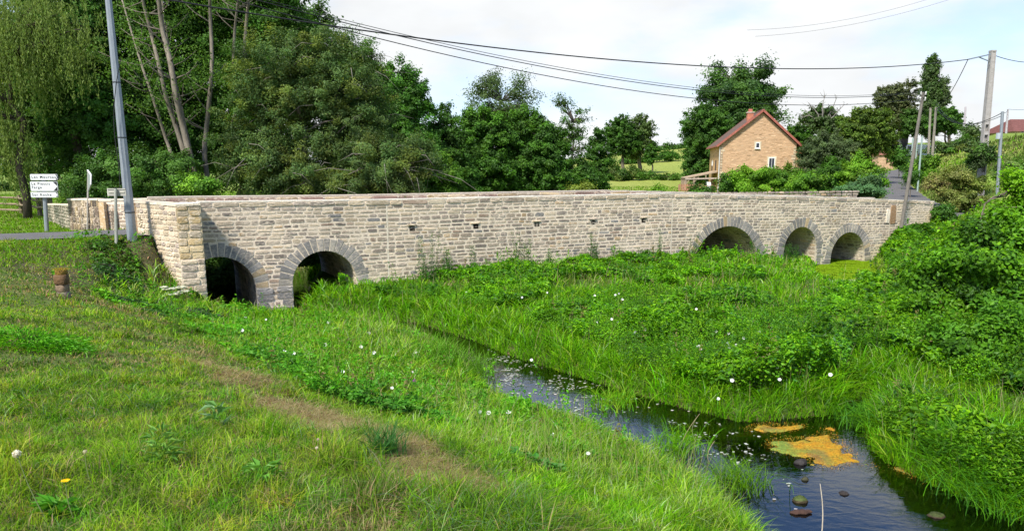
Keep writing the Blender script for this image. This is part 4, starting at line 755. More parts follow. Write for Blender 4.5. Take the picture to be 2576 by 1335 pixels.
TR = [  # name, label, category, Y, base px, envelopes (px, py, rx, ry), colours, options
 ('willow_tree', 'yellow-green weeping willow with hanging strands at the left edge', 'tree', 35, 60, [(30, 60, 120, 110), (-60, 230, 90, 150), (20, 330, 60, 80), (150, 40, 90, 80)], [(.10, .165, .04), (.08, .145, .032), (.13, .20, .06), (.06, .11, .025)], dict(nleaf=30000, leaf=.16, style='strand', bark=(.05, .042, .03), trunk_r=.2, droop=1.1)),
 ('alder_tree', 'broad dark leafy tree behind the direction signs', 'tree', 39, 215, [(190, 170, 120, 170), (230, 330, 120, 130), (150, 40, 110, 120), (120, 420, 60, 60)], DK + [(.035, .12, .02)], dict(nleaf=60000, leaf=.17, trunk_r=.3)),
 ('alder_tree', 'dark leafy tree rising directly behind the tall grey pole', 'tree', 41, 350, [(340, 150, 120, 190), (370, 330, 110, 130), (330, -60, 130, 120)], DK + [(.05, .13, .02)], dict(nleaf=62000, leaf=.17, trunk_r=.3)),
 ('alder_tree', 'tall dark tree behind the bare slender trunks', 'tree', 43, 500, [(490, 120, 110, 170), (480, 320, 110, 130), (520, -70, 130, 120)], DK + [(.045, .13, .02)], dict(nleaf=60000, leaf=.17, trunk_r=.3)),
 ('alder_tree', 'tall dark tree whose crown meets the open sky above the olive willow', 'tree', 42, 690, [(650, 30, 110, 120), (720, 50, 85, 100), (640, -90, 130, 100), (690, 220, 120, 140)], DK + MD, dict(nleaf=60000, leaf=.16, trunk_r=.3)),
 ('alder_tree', 'dark tree behind the willow strands at the far left', 'tree', 44, 110, [(100, 180, 110, 160), (90, 340, 110, 110)], DK, dict(nleaf=44000, leaf=.19, trunk_r=.3)),
 ('alder_tree', 'dark tree deep in the wood behind the straight slender stem', 'tree', 50, 590, [(580, 60, 120, 140), (590, 250, 120, 160), (600, 400, 110, 80)], DK, dict(nleaf=44000, leaf=.21, trunk_r=.3)),
 ('alder_tree', 'dark tree behind the twiggy willow near the sky gap', 'tree', 49, 880, [(860, 230, 90, 110), (900, 370, 110, 100), (780, 90, 60, 80)], DK, dict(nleaf=34000, leaf=.2, trunk_r=.3)),
 ('shrub', 'dark leafy shrub filling the foot of the wood behind the far parapet', 'shrub', 33, 400, [(400, 440, 120, 60), (330, 470, 70, 40)], DK, dict(nleaf=26000, leaf=.12, trunk_r=.06)),
 ('shrub', 'bright green shrub at the foot of the slender trunks', 'shrub', 31.5, 500, [(500, 470, 38, 32)], BR + MD, dict(nleaf=6000, leaf=.11, trunk_r=.05)),
 ('shrub', 'dark shrub left of the tall grey pole above the far parapet', 'shrub', 32.5, 215, [(215, 470, 70, 45), (270, 440, 50, 50)], DK, dict(nleaf=16000, leaf=.12, trunk_r=.05)),
 ('goat_willow', 'large olive green willow spreading over the middle of the far parapet', 'tree', 33, 800, [(700, 190, 120, 110), (800, 150, 90, 90), (860, 280, 110, 130), (660, 330, 110, 130), (780, 420, 170, 90), (640, 440, 90, 70)], OL, dict(nleaf=95000, leaf=.135, trunk_r=.28, bark=(.16, .14, .12), style='spray', trunks=[(0, 0), (-2, 1), (1.8, .5)])),
 ('goat_willow', 'twiggy willow with thin top left of the sky gap', 'tree', 35, 900, [(885, 150, 62, 72), (900, 250, 80, 90), (930, 330, 70, 60)], OL + MD, dict(nleaf=30000, leaf=.14, trunk_r=.18, style='spray')),
 ('goat_willow', 'low olive willow spilling down to the parapet with bare twigs', 'tree', 31.5, 980, [(960, 420, 120, 75), (1040, 400, 60, 55), (900, 460, 90, 40)], OL, dict(nleaf=42000, leaf=.12, trunk_r=.14, style='spray')),
 ('alder_tree', 'mid green conical tree just left of the open sky', 'tree', 43, 1010, [(1000, 230, 58, 70), (1030, 300, 60, 100), (985, 330, 60, 90), (1055, 380, 50, 80)], MD + [(.045, .15, .02)], dict(nleaf=38000, leaf=.17, trunk_r=.2)),
 ('alder_tree', 'dark bushy tree right of the low olive willow', 'tree', 45, 1110, [(1105, 330, 48, 60), (1120, 400, 70, 80), (1150, 440, 60, 50)], DK + MD, dict(nleaf=26000, leaf=.17, trunk_r=.18)),
 ('shrub', 'bright leafy shrub at the foot of the dark bushy tree', 'shrub', 39, 1120, [(1110, 440, 55, 50), (1070, 465, 50, 30)], MD + BR, dict(nleaf=12000, leaf=.13, trunk_r=.06)),
 ('alder_tree', 'tall leafy tree, left one of the full green clump mid photo', 'tree', 50, 1220, [(1215, 360, 62, 80), (1220, 430, 80, 60), (1190, 310, 30, 40), (1240, 320, 35, 45)], MD + [(.07, .19, .02)], dict(nleaf=34000, leaf=.19, trunk_r=.22, group='alders in the middle of the photo')),
 ('alder_tree', 'tall leafy tree, middle one of the full green clump mid photo', 'tree', 51, 1310, [(1300, 370, 55, 80), (1310, 440, 70, 50), (1325, 320, 35, 42)], MD + [(.06, .15, .02)], dict(nleaf=32000, leaf=.19, trunk_r=.22, group='alders in the middle of the photo')),
 ('alder_tree', 'tall leafy tree, right one of the full green clump mid photo', 'tree', 50, 1380, [(1375, 390, 50, 75), (1385, 440, 50, 50), (1355, 330, 28, 40)], MD, dict(nleaf=26000, leaf=.19, trunk_r=.2, group='alders in the middle of the photo')),
 ('poplar_tree', 'airy round crowned tree standing above the green clump', 'tree', 66, 1258, [(1225, 235, 42, 46), (1305, 248, 40, 52), (1265, 292, 58, 44), (1258, 215, 26, 28)], [(.045, .09, .035), (.06, .115, .04)], dict(nleaf=9000, leaf=.19, puff=.62, trunk_r=.24, shell=.7, bark=(.2, .19, .16))),
 ('alder_tree', 'thin bare stemmed tree with sparse crown against the sky', 'tree', 60, 1442, [(1422, 285, 26, 36), (1452, 298, 24, 32), (1435, 345, 34, 28), (1462, 385, 18, 26)], MD + [(.06, .1, .03)], dict(nleaf=2900, leaf=.17, trunk_r=.17, bark=(.10, .085, .07), shell=.85, puff=.36, npuff=58)),
 ('alder_tree', 'slim dark pointed tree left of the hill meadow', 'tree', 57, 1505, [(1503, 350, 16, 34), (1500, 400, 30, 46), (1490, 450, 45, 32)], DK + MD, dict(nleaf=15000, leaf=.2, trunk_r=.16)),
 ('alder_tree', 'dark low tree at the foot of the thin bare stemmed tree', 'tree', 54, 1440, [(1425, 445, 30, 40), (1470, 435, 30, 36)], DK + MD, dict(nleaf=13000, leaf=.19, trunk_r=.14)),
 ('oak_tree', 'dense round field tree, left of the pair on the hill meadow', 'tree', 112, 1568, [(1560, 335, 34, 40), (1575, 360, 36, 36), (1545, 350, 20, 40)], DK + MD, dict(nleaf=15000, leaf=.34, trunk_r=.3, flat=.8)),
 ('ash_tree', 'loose pale tree, right of the pair on the hill meadow', 'tree', 113, 1608, [(1610, 330, 24, 38), (1628, 335, 20, 36), (1600, 375, 26, 24)], [(.05, .10, .03), (.07, .13, .04)], dict(nleaf=6500, leaf=.34, trunk_r=.35, shell=.7)),
 ('ash_tree', 'small thin tree on the meadow right of the pair', 'tree', 108, 1640, [(1640, 378, 16, 16), (1637, 398, 14, 12)], MD, dict(nleaf=2400, leaf=.3, trunk_r=.15)),
 ('oak_tree', 'very large dark oak towering behind the stone house', 'tree', 101, 1880, [(1865, 215, 80, 48), (1930, 260, 42, 48), (1800, 240, 38, 36), (1860, 280, 80, 60), (1830, 330, 70, 60)], DK + [(.03, .08, .03)], dict(nleaf=40000, leaf=.36, trunk_r=.8, shell=.72, puff=1.0)),
 ('oak_tree', 'dark leafy tree left of the stone house reaching the ground', 'tree', 96, 1765, [(1780, 330, 60, 62), (1758, 390, 42, 60), (1750, 425, 38, 28), (1800, 390, 50, 60)], DK + MD, dict(nleaf=40000, leaf=.32, trunk_r=.5)),
 ('oak_tree', 'tree with dead bare branches above its crown', 'tree', 80, 2080, [(2062, 300, 40, 30), (2095, 330, 40, 36), (2040, 285, 18, 16)], DK + GG, dict(nleaf=9000, leaf=.28, trunk_r=.35, shell=.65, bark=(.24, .22, .19))),
 ('oak_tree', 'round olive green tree above the small pink hut', 'tree', 73, 2185, [(2180, 330, 62, 52), (2150, 365, 45, 48), (2215, 355, 42, 40)], [(.055, .115, .018), (.085, .15, .02), (.035, .075, .015)], dict(nleaf=42000, leaf=.25, trunk_r=.35)),
 ('willow_bush', 'grey-green willow right of the house gable', 'tree', 66, 2085, [(2075, 375, 52, 42), (2050, 415, 45, 40), (2115, 390, 36, 38), (2090, 430, 55, 30)], GG, dict(nleaf=36000, leaf=.22, trunk_r=.2, style='spray')),
 ('shrub', 'dark green trees filling the gap right of the house roof', 'tree', 99, 2010, [(2005, 345, 40, 30), (1985, 360, 25, 25), (2030, 370, 36, 30)], MD, dict(nleaf=10000, leaf=.34, trunk_r=.2)),
 ('birch_tree', 'drooping pale birch beyond the hut roof', 'tree', 112, 2262, [(2240, 245, 36, 34), (2285, 230, 24, 30), (2265, 290, 44, 36), (2225, 270, 22, 24)], [(.055, .085, .04), (.08, .11, .05)], dict(nleaf=15000, leaf=.32, trunk_r=.25, bark=(.3, .3, .28), shell=.65, droop=.35)),
 ('poplar_tree', 'tall narrow dark poplar beyond the leaning pole', 'tree', 106, 2343, [(2336, 190, 13, 48), (2350, 175, 11, 38), (2340, 250, 20, 50), (2345, 300, 24, 40)], DK + GG, dict(nleaf=20000, leaf=.3, trunk_r=.35, depth=1, flat=1.2)),
 ('ash_tree', 'thin pale tree right beside the narrow poplar', 'tree', 107, 2372, [(2370, 225, 13, 26), (2375, 255, 14, 20)], GG, dict(nleaf=3600, leaf=.3, trunk_r=.15, shell=.7)),
 ('oak_tree', 'dark round tree on the hill left of the two concrete posts', 'tree', 108, 2300, [(2300, 300, 30, 30), (2290, 325, 22, 18)], DK, dict(nleaf=9000, leaf=.32, trunk_r=.4)),
 ('oak_tree', 'deep green round tree at the right end of the hilltop row', 'tree', 104, 2383, [(2375, 300, 36, 26), (2398, 312, 20, 22), (2350, 312, 24, 22)], DK + MD, dict(nleaf=15000, leaf=.32, trunk_r=.3)),
]
trees = [make_tree(*t[:7], seed=i + 1, **t[7]) for i, t in enumerate(TR)]
BU = [
 ('bush', 'dark bush below the left corner of the house gable', 51, 1845, [(1840, 470, 30, 22)], MD, 5000),
 ('bush', 'rounded bright yellow-green bush in front of the house gable', 49, 1900, [(1897, 455, 42, 34)], BR, 13000),
 ('bush', 'feathery green bush under the gable right of the bright round one', 50, 1972, [(1970, 460, 40, 34), (1955, 440, 10, 24)], MD + BR, 11000),
 ('bush', 'mid green bush in the hedge right of the gable', 48, 2040, [(2035, 468, 42, 30)], MD + BR, 9000),
 ('bush', 'dark bush behind the hedge below the grey-green willow', 53, 2095, [(2095, 450, 40, 40)], MD, 9000),
 ('bush', 'tall bright green bush beside the climbing lane', 51, 2165, [(2165, 440, 48, 42), (2185, 460, 40, 36)], BR, 15000),
 ('bush', 'blue-green bush at the lane edge just above the parapet', 47, 2170, [(2165, 478, 52, 24), (2200, 470, 24, 24)], [(.05, .13, .06), (.07, .16, .07)], 9000),
 ('bush', 'small bush at the left corner post of the lean-to', 70, 1750, [(1765, 482, 22, 8), (1745, 470, 8, 12)], MD, 1600),
 ('bush', 'bramble clump behind the parapet below the hill meadow', 60, 1660, [(1655, 480, 10, 12)], BR, 900),
 ('bush', 'yellowish bush at the parapet right of the dark low trees', 47, 1480, [(1462, 478, 22, 14)], [(.14, .2, .03), (.1, .16, .03)], 2200),
 ('bush', 'bright bush on the bend beside the short grey post', 66, 2318, [(2310, 430, 22, 24), (2335, 420, 22, 20)], BR + MD, 6000),
 ('bush', 'dark bush where the lane disappears round the bend', 84, 2258, [(2262, 400, 18, 24)], MD, 3500),
 ('bush', 'dark green bush at the right verge of the climbing lane', 58, 2290, [(2290, 448, 10, 12), (2297, 438, 9, 12)], MD, 1800),
 ('bush', 'scrubby bush at the foot of the big concrete pole', 49, 2470, [(2462, 392, 26, 28), (2485, 400, 16, 22)], MD + GG, 6000),
 ('bush', 'spiky dark bush on the skyline between two far poles', 88, 2440, [(2440, 332, 18, 14)], DK + GG, 1800),
 ('bush', 'long hedge bush climbing the right verge below the skyline', 80, 2390, [(2395, 376, 34, 11), (2432, 358, 30, 10), (2355, 398, 22, 12)], MD + OL, 11000),
 ('bush', 'brownish bramble on the bank right of the lane', 50, 2370, [(2385, 482, 30, 12), (2352, 462, 24, 11)], [(.14, .17, .06), (.12, .18, .04), (.16, .15, .08)], 5000),
 ('bush', 'olive bramble on the slope below the big concrete pole', 46, 2430, [(2435, 462, 32, 14), (2402, 440, 26, 11)], [(.12, .19, .04), (.14, .17, .06), (.09, .16, .03)], 8000),
 ('bush', 'rough bush on the bank behind the right bridge end', 44, 2420, [(2420, 500, 45, 18)], [(.12, .16, .05), (.08, .13, .03)], 6500),
 ('bush', 'pale leafy bush on the slope at the right photo edge', 40, 2560, [(2560, 430, 40, 30)], [(.07, .17, .03), (.09, .15, .05)], 8000),
 ('bush', 'dark low bush against the right end of the bridge', 37.6, 2372, [(2372, 545, 22, 22)], MD, 4500),
]
for i, (nm, lb, Y, bx, env, cols, nl) in enumerate(BU):
    make_tree(nm, lb, 'bush', Y, bx, env, cols, nleaf=nl, leaf=.0026 * Y + .03, trunk_r=.04, seed=60 + i, puff=max(.22, .006 * Y), depth=.9)
BIG = [
 ('bush', 'big broad leaved bush filling the right edge of the photo', 16.5, 2500, [(2480, 700, 120, 115), (2560, 620, 90, 110), (2430, 730, 100, 95), (2560, 820, 110, 150)], [(.10, .27, .006), (.075, .21, .008), (.15, .34, .01), (.045, .13, .016)], 52000, .12),
 ('bush', 'bright leafy bush top left of the big one, below the metal pole', 21, 2420, [(2440, 625, 62, 45), (2512, 575, 50, 48), (2385, 665, 42, 40), (2585, 500, 42, 62)], [(.12, .30, .006), (.09, .24, .006), (.18, .38, .01)], 30000, .11),
 ('bush', 'lower leafy bush with shadowed foot above the right bank grass', 13.2, 2540, [(2520, 900, 90, 90), (2430, 870, 70, 60), (2575, 1000, 70, 80)], [(.08, .22, .008), (.055, .16, .012), (.11, .28, .01)], 26000, .10),
]
for i, (nm, lb, Y, bx, env, cols, nl, lf) in enumerate(BIG):
    make_tree(nm, lb, 'bush', Y, bx, env, cols, nleaf=nl, leaf=lf, shoots=60, trunk_r=.07, seed=90 + i, puff=.33, depth=.9, shell=.45)
for i, (nm, lb, Y, bx, env, cols, nl, pf) in enumerate([
    ('hedge', 'long dark hedge along the crest of the hill meadow', 168, 1620, [(1545 + 22 * k, 391 - 2.1 * k, 16, 6) for k in range(9)], DK + MD, 9000, .9),
    ('hedge', 'thin hedge running diagonally across the hill meadow', 138, 1600, [(1530 + 18 * k, 418 - 3.2 * k, 12, 4) for k in range(10)], MD, 6000, .7),
    ('hedge', 'broken row of bushes at the foot of the hill meadow', 104, 1610, [(1545, 436, 14, 10), (1572, 440, 14, 9), (1600, 438, 12, 10), (1628, 442, 16, 8), (1658, 446, 14, 8), (1682, 450, 14, 8)], MD + [(.09, .13, .04)], 9000, .6),
    ('hedge', 'dark hedge across the meadow beyond the wooden fence', 95, 40, [(-60 + 24 * k, 478, 18, 9) for k in range(11)], DK, 9000, .6),
    ('shrub', 'dense dark shrub added behind the leftmost arch to keep its opening dark', 28.2, 560, [(540, 700, 60, 90), (610, 700, 60, 90), (660, 690, 45, 80)], DK, 20000, .35),  # this shrub and the next are added to plug the arches and darken them
    ('shrub', 'dense dark shrub added behind the second arch to keep its opening dark', 29.8, 800, [(750, 690, 60, 85), (830, 690, 60, 85), (890, 680, 45, 75)], DK, 18000, .35)]):
    make_tree(nm, lb, nm, Y, bx, env, cols, nleaf=nl, leaf=.0026 * Y + .04, trunk_r=.05, seed=120 + i, puff=pf, depth=.8)
# dead branches over the tree beside the hut
rt = empty('dead_branches', aty(2085, 330, 80), 'x', 'x'); bpy.data.objects.remove(rt)
tr = [t for t in trees if 'dead bare' in t['label']][0]; b = MB()
rgd = np.random.default_rng(77)
for (x0, y0, x1, y1, x2, y2) in ((2060, 310, 2052, 275, 2035, 262), (2068, 300, 2072, 262, 2076, 236), (2080, 300, 2096, 268, 2102, 240), (2090, 300, 2112, 275, 2132, 262), (2050, 300, 2035, 292, 2012, 298), (2102, 330, 2090, 300, 2082, 270)):
    P0, P1, P2 = aty(x0, y0, 79), aty(x1, y1, 79), aty(x2, y2, 79); ps = spline(np.array([P0, P1, P2]), .5); ps[1:] += rgd.normal(size=(len(ps) - 1, 3)) * .07; b.tube(ps, np.linspace(.075, .018, len(ps)), 5, col=(.20, .185, .165))
    for k in range(5):
        j = rgd.integers(len(ps) // 3, len(ps) - 1); e = ps[j] + rgd.normal(size=3) * [.5, .3, .25] + [0, 0, .45]; m = (ps[j] + e) / 2 + rgd.normal(size=3) * .1; b.tube([ps[j], m, e], [.03, .02, .01], 4, col=(.20, .185, .165))
b.build('dead_branch', M['bark'], tr)
# slender bare stems of the wood behind the parapet
STEMS = [
 ('tall slender leaning stem, thickest of the bare ones behind the grey pole', 33, [(1270, 1170), (1200, 850), (1150, 640), (1110, 400), (1060, 200), (1030, -60)], .17),
 ('slender stem crossing left of the thickest bare stem', 33.4, [(1240, 1150), (1150, 830), (1085, 640), (1030, 400), (985, 220), (915, -60)], .13),
 ('straight slender stem, rightmost of the tall bare ones', 34, [(1335, 1030), (1345, 850), (1370, 600), (1382, 380), (1372, 150), (1366, -60)], .12),
 ('lower leaning stem ending among the leaves left of the others', 34.5, [(1135, 1080), (1080, 900), (1010, 680), (970, 560), (925, 430)], .09),
 ('thin stem rising just behind the thickest bare stem', 34.2, [(1215, 880), (1150, 560), (1100, 320), (1070, 120), (1050, -60)], .08),
 ('thin stem right of the straight one near the top of the photo', 35, [(1520, 420), (1530, 200), (1545, 60), (1550, -60)], .07),
 ('thin pale stem farthest right near the top of the photo', 35.5, [(1590, 380), (1605, 150), (1625, -20), (1632, -60)], .08)]
for i, (lb, Y, zp, r_) in enumerate(STEMS):
    rng = np.random.default_rng(500 + i); pts = np.array([aty(x * .3859, y * .3859, Y + .3 * math.sin(k * 2)) for k, (x, y) in enumerate(zp)])
    root = empty('slender_tree', (pts[0][0], pts[0][1], tz1(pts[0][0], pts[0][1])), lb, 'tree', 'slender bare stemmed trees behind the parapet')
    if i < 5: pts = np.vstack([[pts[0][0] + .2, pts[0][1], tz1(pts[0][0], pts[0][1])], pts])
    d = pts[-1] - pts[-2]; d /= np.linalg.norm(d); pts = np.vstack([pts, pts[-1] + d * 3 + [0, 0, .5]])
    b = MB(); ps = spline(pts, .3); b.tube(ps, np.linspace(r_, r_ * .4, len(ps)), 7, col=(.19, .165, .13)); ends = []
    for k in range(16):
        j = rng.integers(len(ps) // 4, len(ps)); a = rng.uniform(0, 6.28); e = ps[j] + np.array([math.cos(a) * rng.uniform(.6, 2), math.sin(a) * .8, rng.uniform(.3, 1.4)])
        b.tube([ps[j], (ps[j] + e) / 2 + [0, 0, -.1], e], [r_ * .3, .02, .008], 5, col=(.16, .14, .11)); ends.append(e)
    b.build('trunk', M['bark'], root, smooth=True)
    E_ = np.array(ends); jj = rng.integers(0, len(E_), 1500); pos = E_[jj] + rng.normal(size=(1500, 3)) * [.35, .35, .2]; bl = MB()
    leaves(bl, pos, rng.normal(size=(1500, 3)) + [0, 0, .6], .11 * rng.uniform(.6, 1.3, 1500), mixcol([(.11, .23, .03), (.08, .17, .02)], [1, 1], 1500, rng), rng); bl.build('crown', M['leaf'], root)
# bare twigs poking out of the olive willow
# ------------------------------------------------------------------ poles, signs, cables
def pole(name, label, base, top, r0, r1, mat, cat='pole', group=None, sides=8, col=(1, 1, 1), bury=.4):
    base = np.array(base, float); top = np.array(top, float); root = empty(name, base, label, cat, group)
    b = MB(); d = (top - base) / np.linalg.norm(top - base); k = 9; pts = [base - d * bury + (top - base + d * bury) * t for t in np.linspace(0, 1, k)]
    b.tube(pts, np.linspace(r0, r1, k), sides, col=col); b.build('post', mat, root); return root
gb = aty(335, 622, 21.6); gb[2] = tz1(gb[0], gb[1]); gt = aty(270, -26, 21.6)
gp = pole('utility_pole', 'tall pale grey metal pole at the left end of the bridge', gb, gt, .145, .085, M['metal'], group=None)
b = MB(); c1 = [aty(x * .3859, y * .3859, 21.35) for x, y in ((790, 380), (765, 500), (748, 640), (742, 800), (755, 950), (775, 1080), (782, 1230))]; b.tube(spline(np.array(c1), .1), .011, 5); b.build('service_cable', M['cable'], gp)
for z in (.8, 2.9, 4.4):
    b = MB(); t = (z) / (gt[2] - gb[2]); c = gb + (gt - gb) * t; r_ = .145 - .06 * t + .004
    b.tube([c - [0, 0, .012], c + [0, 0, .012]], r_, 12); b.build('strap', M['cable'], gp)
# back of a small sign on its own post beside the grey pole
pb = aty(293.5, 625, 21.1); pb[2] = tz1(pb[0], pb[1]); pt = aty(290.5, 474, 21.1)
sg = pole('sign_post', 'short grey post carrying a sign plate seen from behind, beside the tall pole', pb, pt, .045, .04, M['wood'], cat='sign', col=(.33, .34, .30))
b = MB(); c = (aty(273, 475, 21.18) + aty(315, 492, 21.18)) / 2; b.box(c, (.50, .025, .20), .05, col=(.38, .37, .33)); b.box(c + [-.246, -.012, 0], (.02, .03, .21), .05, col=(.7, .68, .6)); b.box(c + [0, -.014, .095], (.50, .03, .02), .05, col=(.55, .53, .47)); b.box(c + [0, -.02, 0], (.42, .02, .025), .05, col=(.5, .48, .42))
b.build('sign_plate', M['paint'], sg)
# edge-on sign near the old end pillar
eb = aty(217, 566, 26.3); eb[2] = tz1(eb[0], eb[1]); et = aty(222, 427, 26.3)
es = pole('sign_post', 'slim post with sign plates seen almost edge-on in front of the old end pillar', eb, et, .032, .03, M['wood'], cat='sign', col=(.36, .34, .30))
b = MB(); pA = aty(220, 428, 26.2); pB = aty(229, 440, 25.7); pC = aty(228, 464, 25.7); pD = aty(221, 482, 26.2); n_ = np.array([.03, .01, 0])
q4 = [pA, pB, pC, pD]; b.add(q4 + [x + n_ for x in q4], quads=[[0, 1, 2, 3], [7, 6, 5, 4], [0, 4, 5, 1], [1, 5, 6, 2], [2, 6, 7, 3], [3, 7, 4, 0]], col=(.24, .27, .26)); b.build('sign_plate', M['paint'], es)
b = MB(); b.beam(pA, pB, .035, .03, col=(.8, .8, .8)); b.beam(pB, pC, .035, .02, col=(.8, .8, .8)); b.build('plate_edge', M['paint'], es)
# white direction signs
db = aty(117, 573, 26.8); db[2] = tz1(db[0], db[1]); dt = aty(109, 439, 26.8)
ds = pole('direction_sign', 'grey post with three white direction plates pointing right, left of the bridge', db, dt, .075, .07, M['metal'], cat='road sign', sides=8)
def text_mesh(txt, size, mat, parent, org, ang, space=1.32):
    c = bpy.data.curves.new('lettering', 'FONT'); c.body = txt; c.size = size; c.space_character = space; c.space_line = 1.0; c.offset = size * .016
    o = bpy.data.objects.new('lettering', c); COL.objects.link(o); me = bpy.data.meshes.new_from_object(o.evaluated_get(bpy.context.evaluated_depsgraph_get())); bpy.data.objects.remove(o)
    me.materials.clear(); me.materials.append(mat); m = bpy.data.objects.new('lettering', me); COL.objects.link(m); m.parent = parent
    return m
BLK = m_solid('black_paint', (.012, .012, .014), .6); WHT = m_solid('white_sign', (.62, .64, .66), .4, noise=.04)
for (x0, y0, x1, y1, lb, txt, ts) in ((77.5, 438, 144, 453, 0, 'Les Meursaults', .13), (78.5, 456.5, 144, 480.5, 1, 'Le Plessis\nFarge', .125), (79, 483, 145, 496.5, 2, 'Sur Roche', .125)):
    Y = 26.66; a = aty(x0, y1, Y); c = aty(x1, y0, Y); w_ = c[0] - a[0]; h_ = c[2] - a[2]; ctr = np.array([(a[0] + c[0]) / 2, Y, (a[2] + c[2]) / 2])
    b = MB(); r_ = .035; th = [(w_ / 2 - r_ + r_ * math.cos(t), h_ / 2 - r_ + r_ * math.sin(t)) for t in np.linspace(0, math.pi / 2, 5)]
    loop = th + [(-x, z) for x, z in th[::-1]] + [(-x, -z) for x, z in th] + [(x, -z) for x, z in th[::-1]]
    n_ = len(loop); v = [[ctr[0] + x, Y - .015, ctr[2] + z] for x, z in loop] + [[ctr[0] + x, Y + .015, ctr[2] + z] for x, z in loop]
    b.add(v, quads=[[i, n_ + i, n_ + (i + 1) % n_, (i + 1) % n_] for i in range(n_)], ngons=[list(range(n_))[::-1], list(range(n_, 2 * n_))])
    pl = b.build('sign_plate', WHT, ds)
    b = MB(); hx, hz = w_ / 2 - .012, h_ / 2 - .012; ap = .055 if h_ < .25 else .14; ex = ctr[0]
    for sgn in (1, -1):
        b.add([[ex + hx, Y - .019, ctr[2] + sgn * .012], [ex + hx, Y - .019, ctr[2] + sgn * hz], [ex + hx - ap, Y - .019, ctr[2] + sgn * hz], ], tris=[[0, 1, 2]] if sgn > 0 else [[0, 2, 1]])
    b.build('arrow', BLK, pl)
    m = text_mesh(txt, ts, BLK, pl, None, 0); pl_loc = ds.location
    m.rotation_euler = (math.pi / 2, 0, 0); m.location = (ctr[0] - w_ / 2 + .045 - pl_loc[0], Y - .0175 - pl_loc[1], ctr[2] + (-.042 if '\n' not in txt else .045) - pl_loc[2])
# concrete pole
cb = aty(2473, 422, 50); cb[2] = tz1(cb[0], cb[1]) - .1; ct_ = aty(2497, 130, 50)
cp = empty('utility_pole', cb, 'big concrete pole with a row of recesses on the right hillside', 'pole')
b = MB(); d = ct_ - cb; Lp = np.linalg.norm(d); d /= Lp
def cpt(t, x=0, y=0): c = cb + d * Lp * t; return c + [x, y, 0]
wd2 = lambda t: .22 * (1 - t) + .15 * t
for sx_ in (-1, 1):
    for i in range(8):
        t0, t1 = i / 8, (i + 1) / 8; v = []
        for t in (t0, t1):
            w_ = wd2(t); xs = sorted((sx_ * w_, sx_ * (w_ - .07)))
            v += [cpt(t, xs[0], -.16), cpt(t, xs[1], -.16), cpt(t, xs[1], .16), cpt(t, xs[0], .16)]
        b.add(v, quads=[[0, 1, 5, 4], [1, 2, 6, 5], [2, 3, 7, 6], [3, 0, 4, 7]], col=(.33, .31, .30))
    b.add([cpt(0, sx_ * .1), cpt(0, sx_ * .11), cpt(0, sx_ * .11, .1)], tris=[[0, 1, 2]], col=(.33, .31, .30))
for i in range(15):
    t0 = i / 15; hgt_ = .05 if i < 8 else .062; v = []
    for t in (t0, t0 + hgt_ * .42 + (0 if i < 8 else .04)): w_ = wd2(t) - .07; v += [cpt(t, -w_, -.13), cpt(t, w_, -.13), cpt(t, w_, .13), cpt(t, -w_, .13)]
    b.add(v, quads=[[0, 1, 5, 4], [1, 2, 6, 5], [2, 3, 7, 6], [3, 0, 4, 7], [4, 5, 6, 7], [3, 2, 1, 0]], col=(.36, .34, .33))
v = []
for t in (0, 1): w_ = wd2(t) - .068; v += [cpt(t, -w_, .02), cpt(t, w_, .02), cpt(t, w_, .06), cpt(t, -w_, .06)]
b.add(v, quads=[[0, 1, 5, 4], [1, 2, 6, 5], [2, 3, 7, 6], [3, 0, 4, 7]], col=(.24, .23, .22)); b.box(ct_ + [0, 0, .02], (.32, .34, .1), col=(.33, .31, .30))
b.build('post', M['concrete'], cp)
arm = aty(2435, 150, 48.5); b = MB(); b.beam(aty(2492, 137, 49.8), arm, .07, .07, col=(.3, .3, .32)); b.beam(aty(2490, 155, 49.8), aty(2462, 144, 49.2), .05, .05, col=(.3, .3, .32)); b.build('bracket', M['metal'], cp)
lb_ = aty(2265, 578, 36.0); lb_[2] = tz1(lb_[0], lb_[1]); lt = aty(2323, 232, 36.3)
lp = pole('telephone_pole', 'leaning weathered wooden pole in front of the right end of the bridge', lb_, lt, .095, .068, M['wood'], col=(.16, .145, .125))
b = MB(); b.beam(lt + [-.14, 0, -.10], lt + [.14, 0, -.10], .05, .05, col=(.3, .3, .3)); b.build('cross_bar', M['wood'], lp); b = MB(); b.beam(lt + [-.14, 0, -.36], lt + [.14, 0, -.36], .05, .05, col=(.3, .3, .3)); b.build('cross_bar', M['wood'], lp)
for z in (-.05, -.3):
    for x in (-.11, .11): b = MB(); b.tube([lt + [x, 0, z - .03], lt + [x, 0, z + .03], lt + [x, 0, z + .08]], [.03, .045, .02], 7, col=(.75, .75, .72)); b.build('insulator', M['paint'], lp)
def gpole(px, py, Y, tx, ty, r0, r1, mat, lab, name='utility_pole', col=(1, 1, 1), grp=None):
    a = aty(px, py, Y); a[2] = min(tz1(a[0], a[1]), a[2] + .5); t = aty(tx, ty, Y); return pole(name, lab, a, t, r0, r1, mat, col=col, group=grp), t
GP = {}
WD = (.24, .22, .18); TL = (.28, .36, .34)
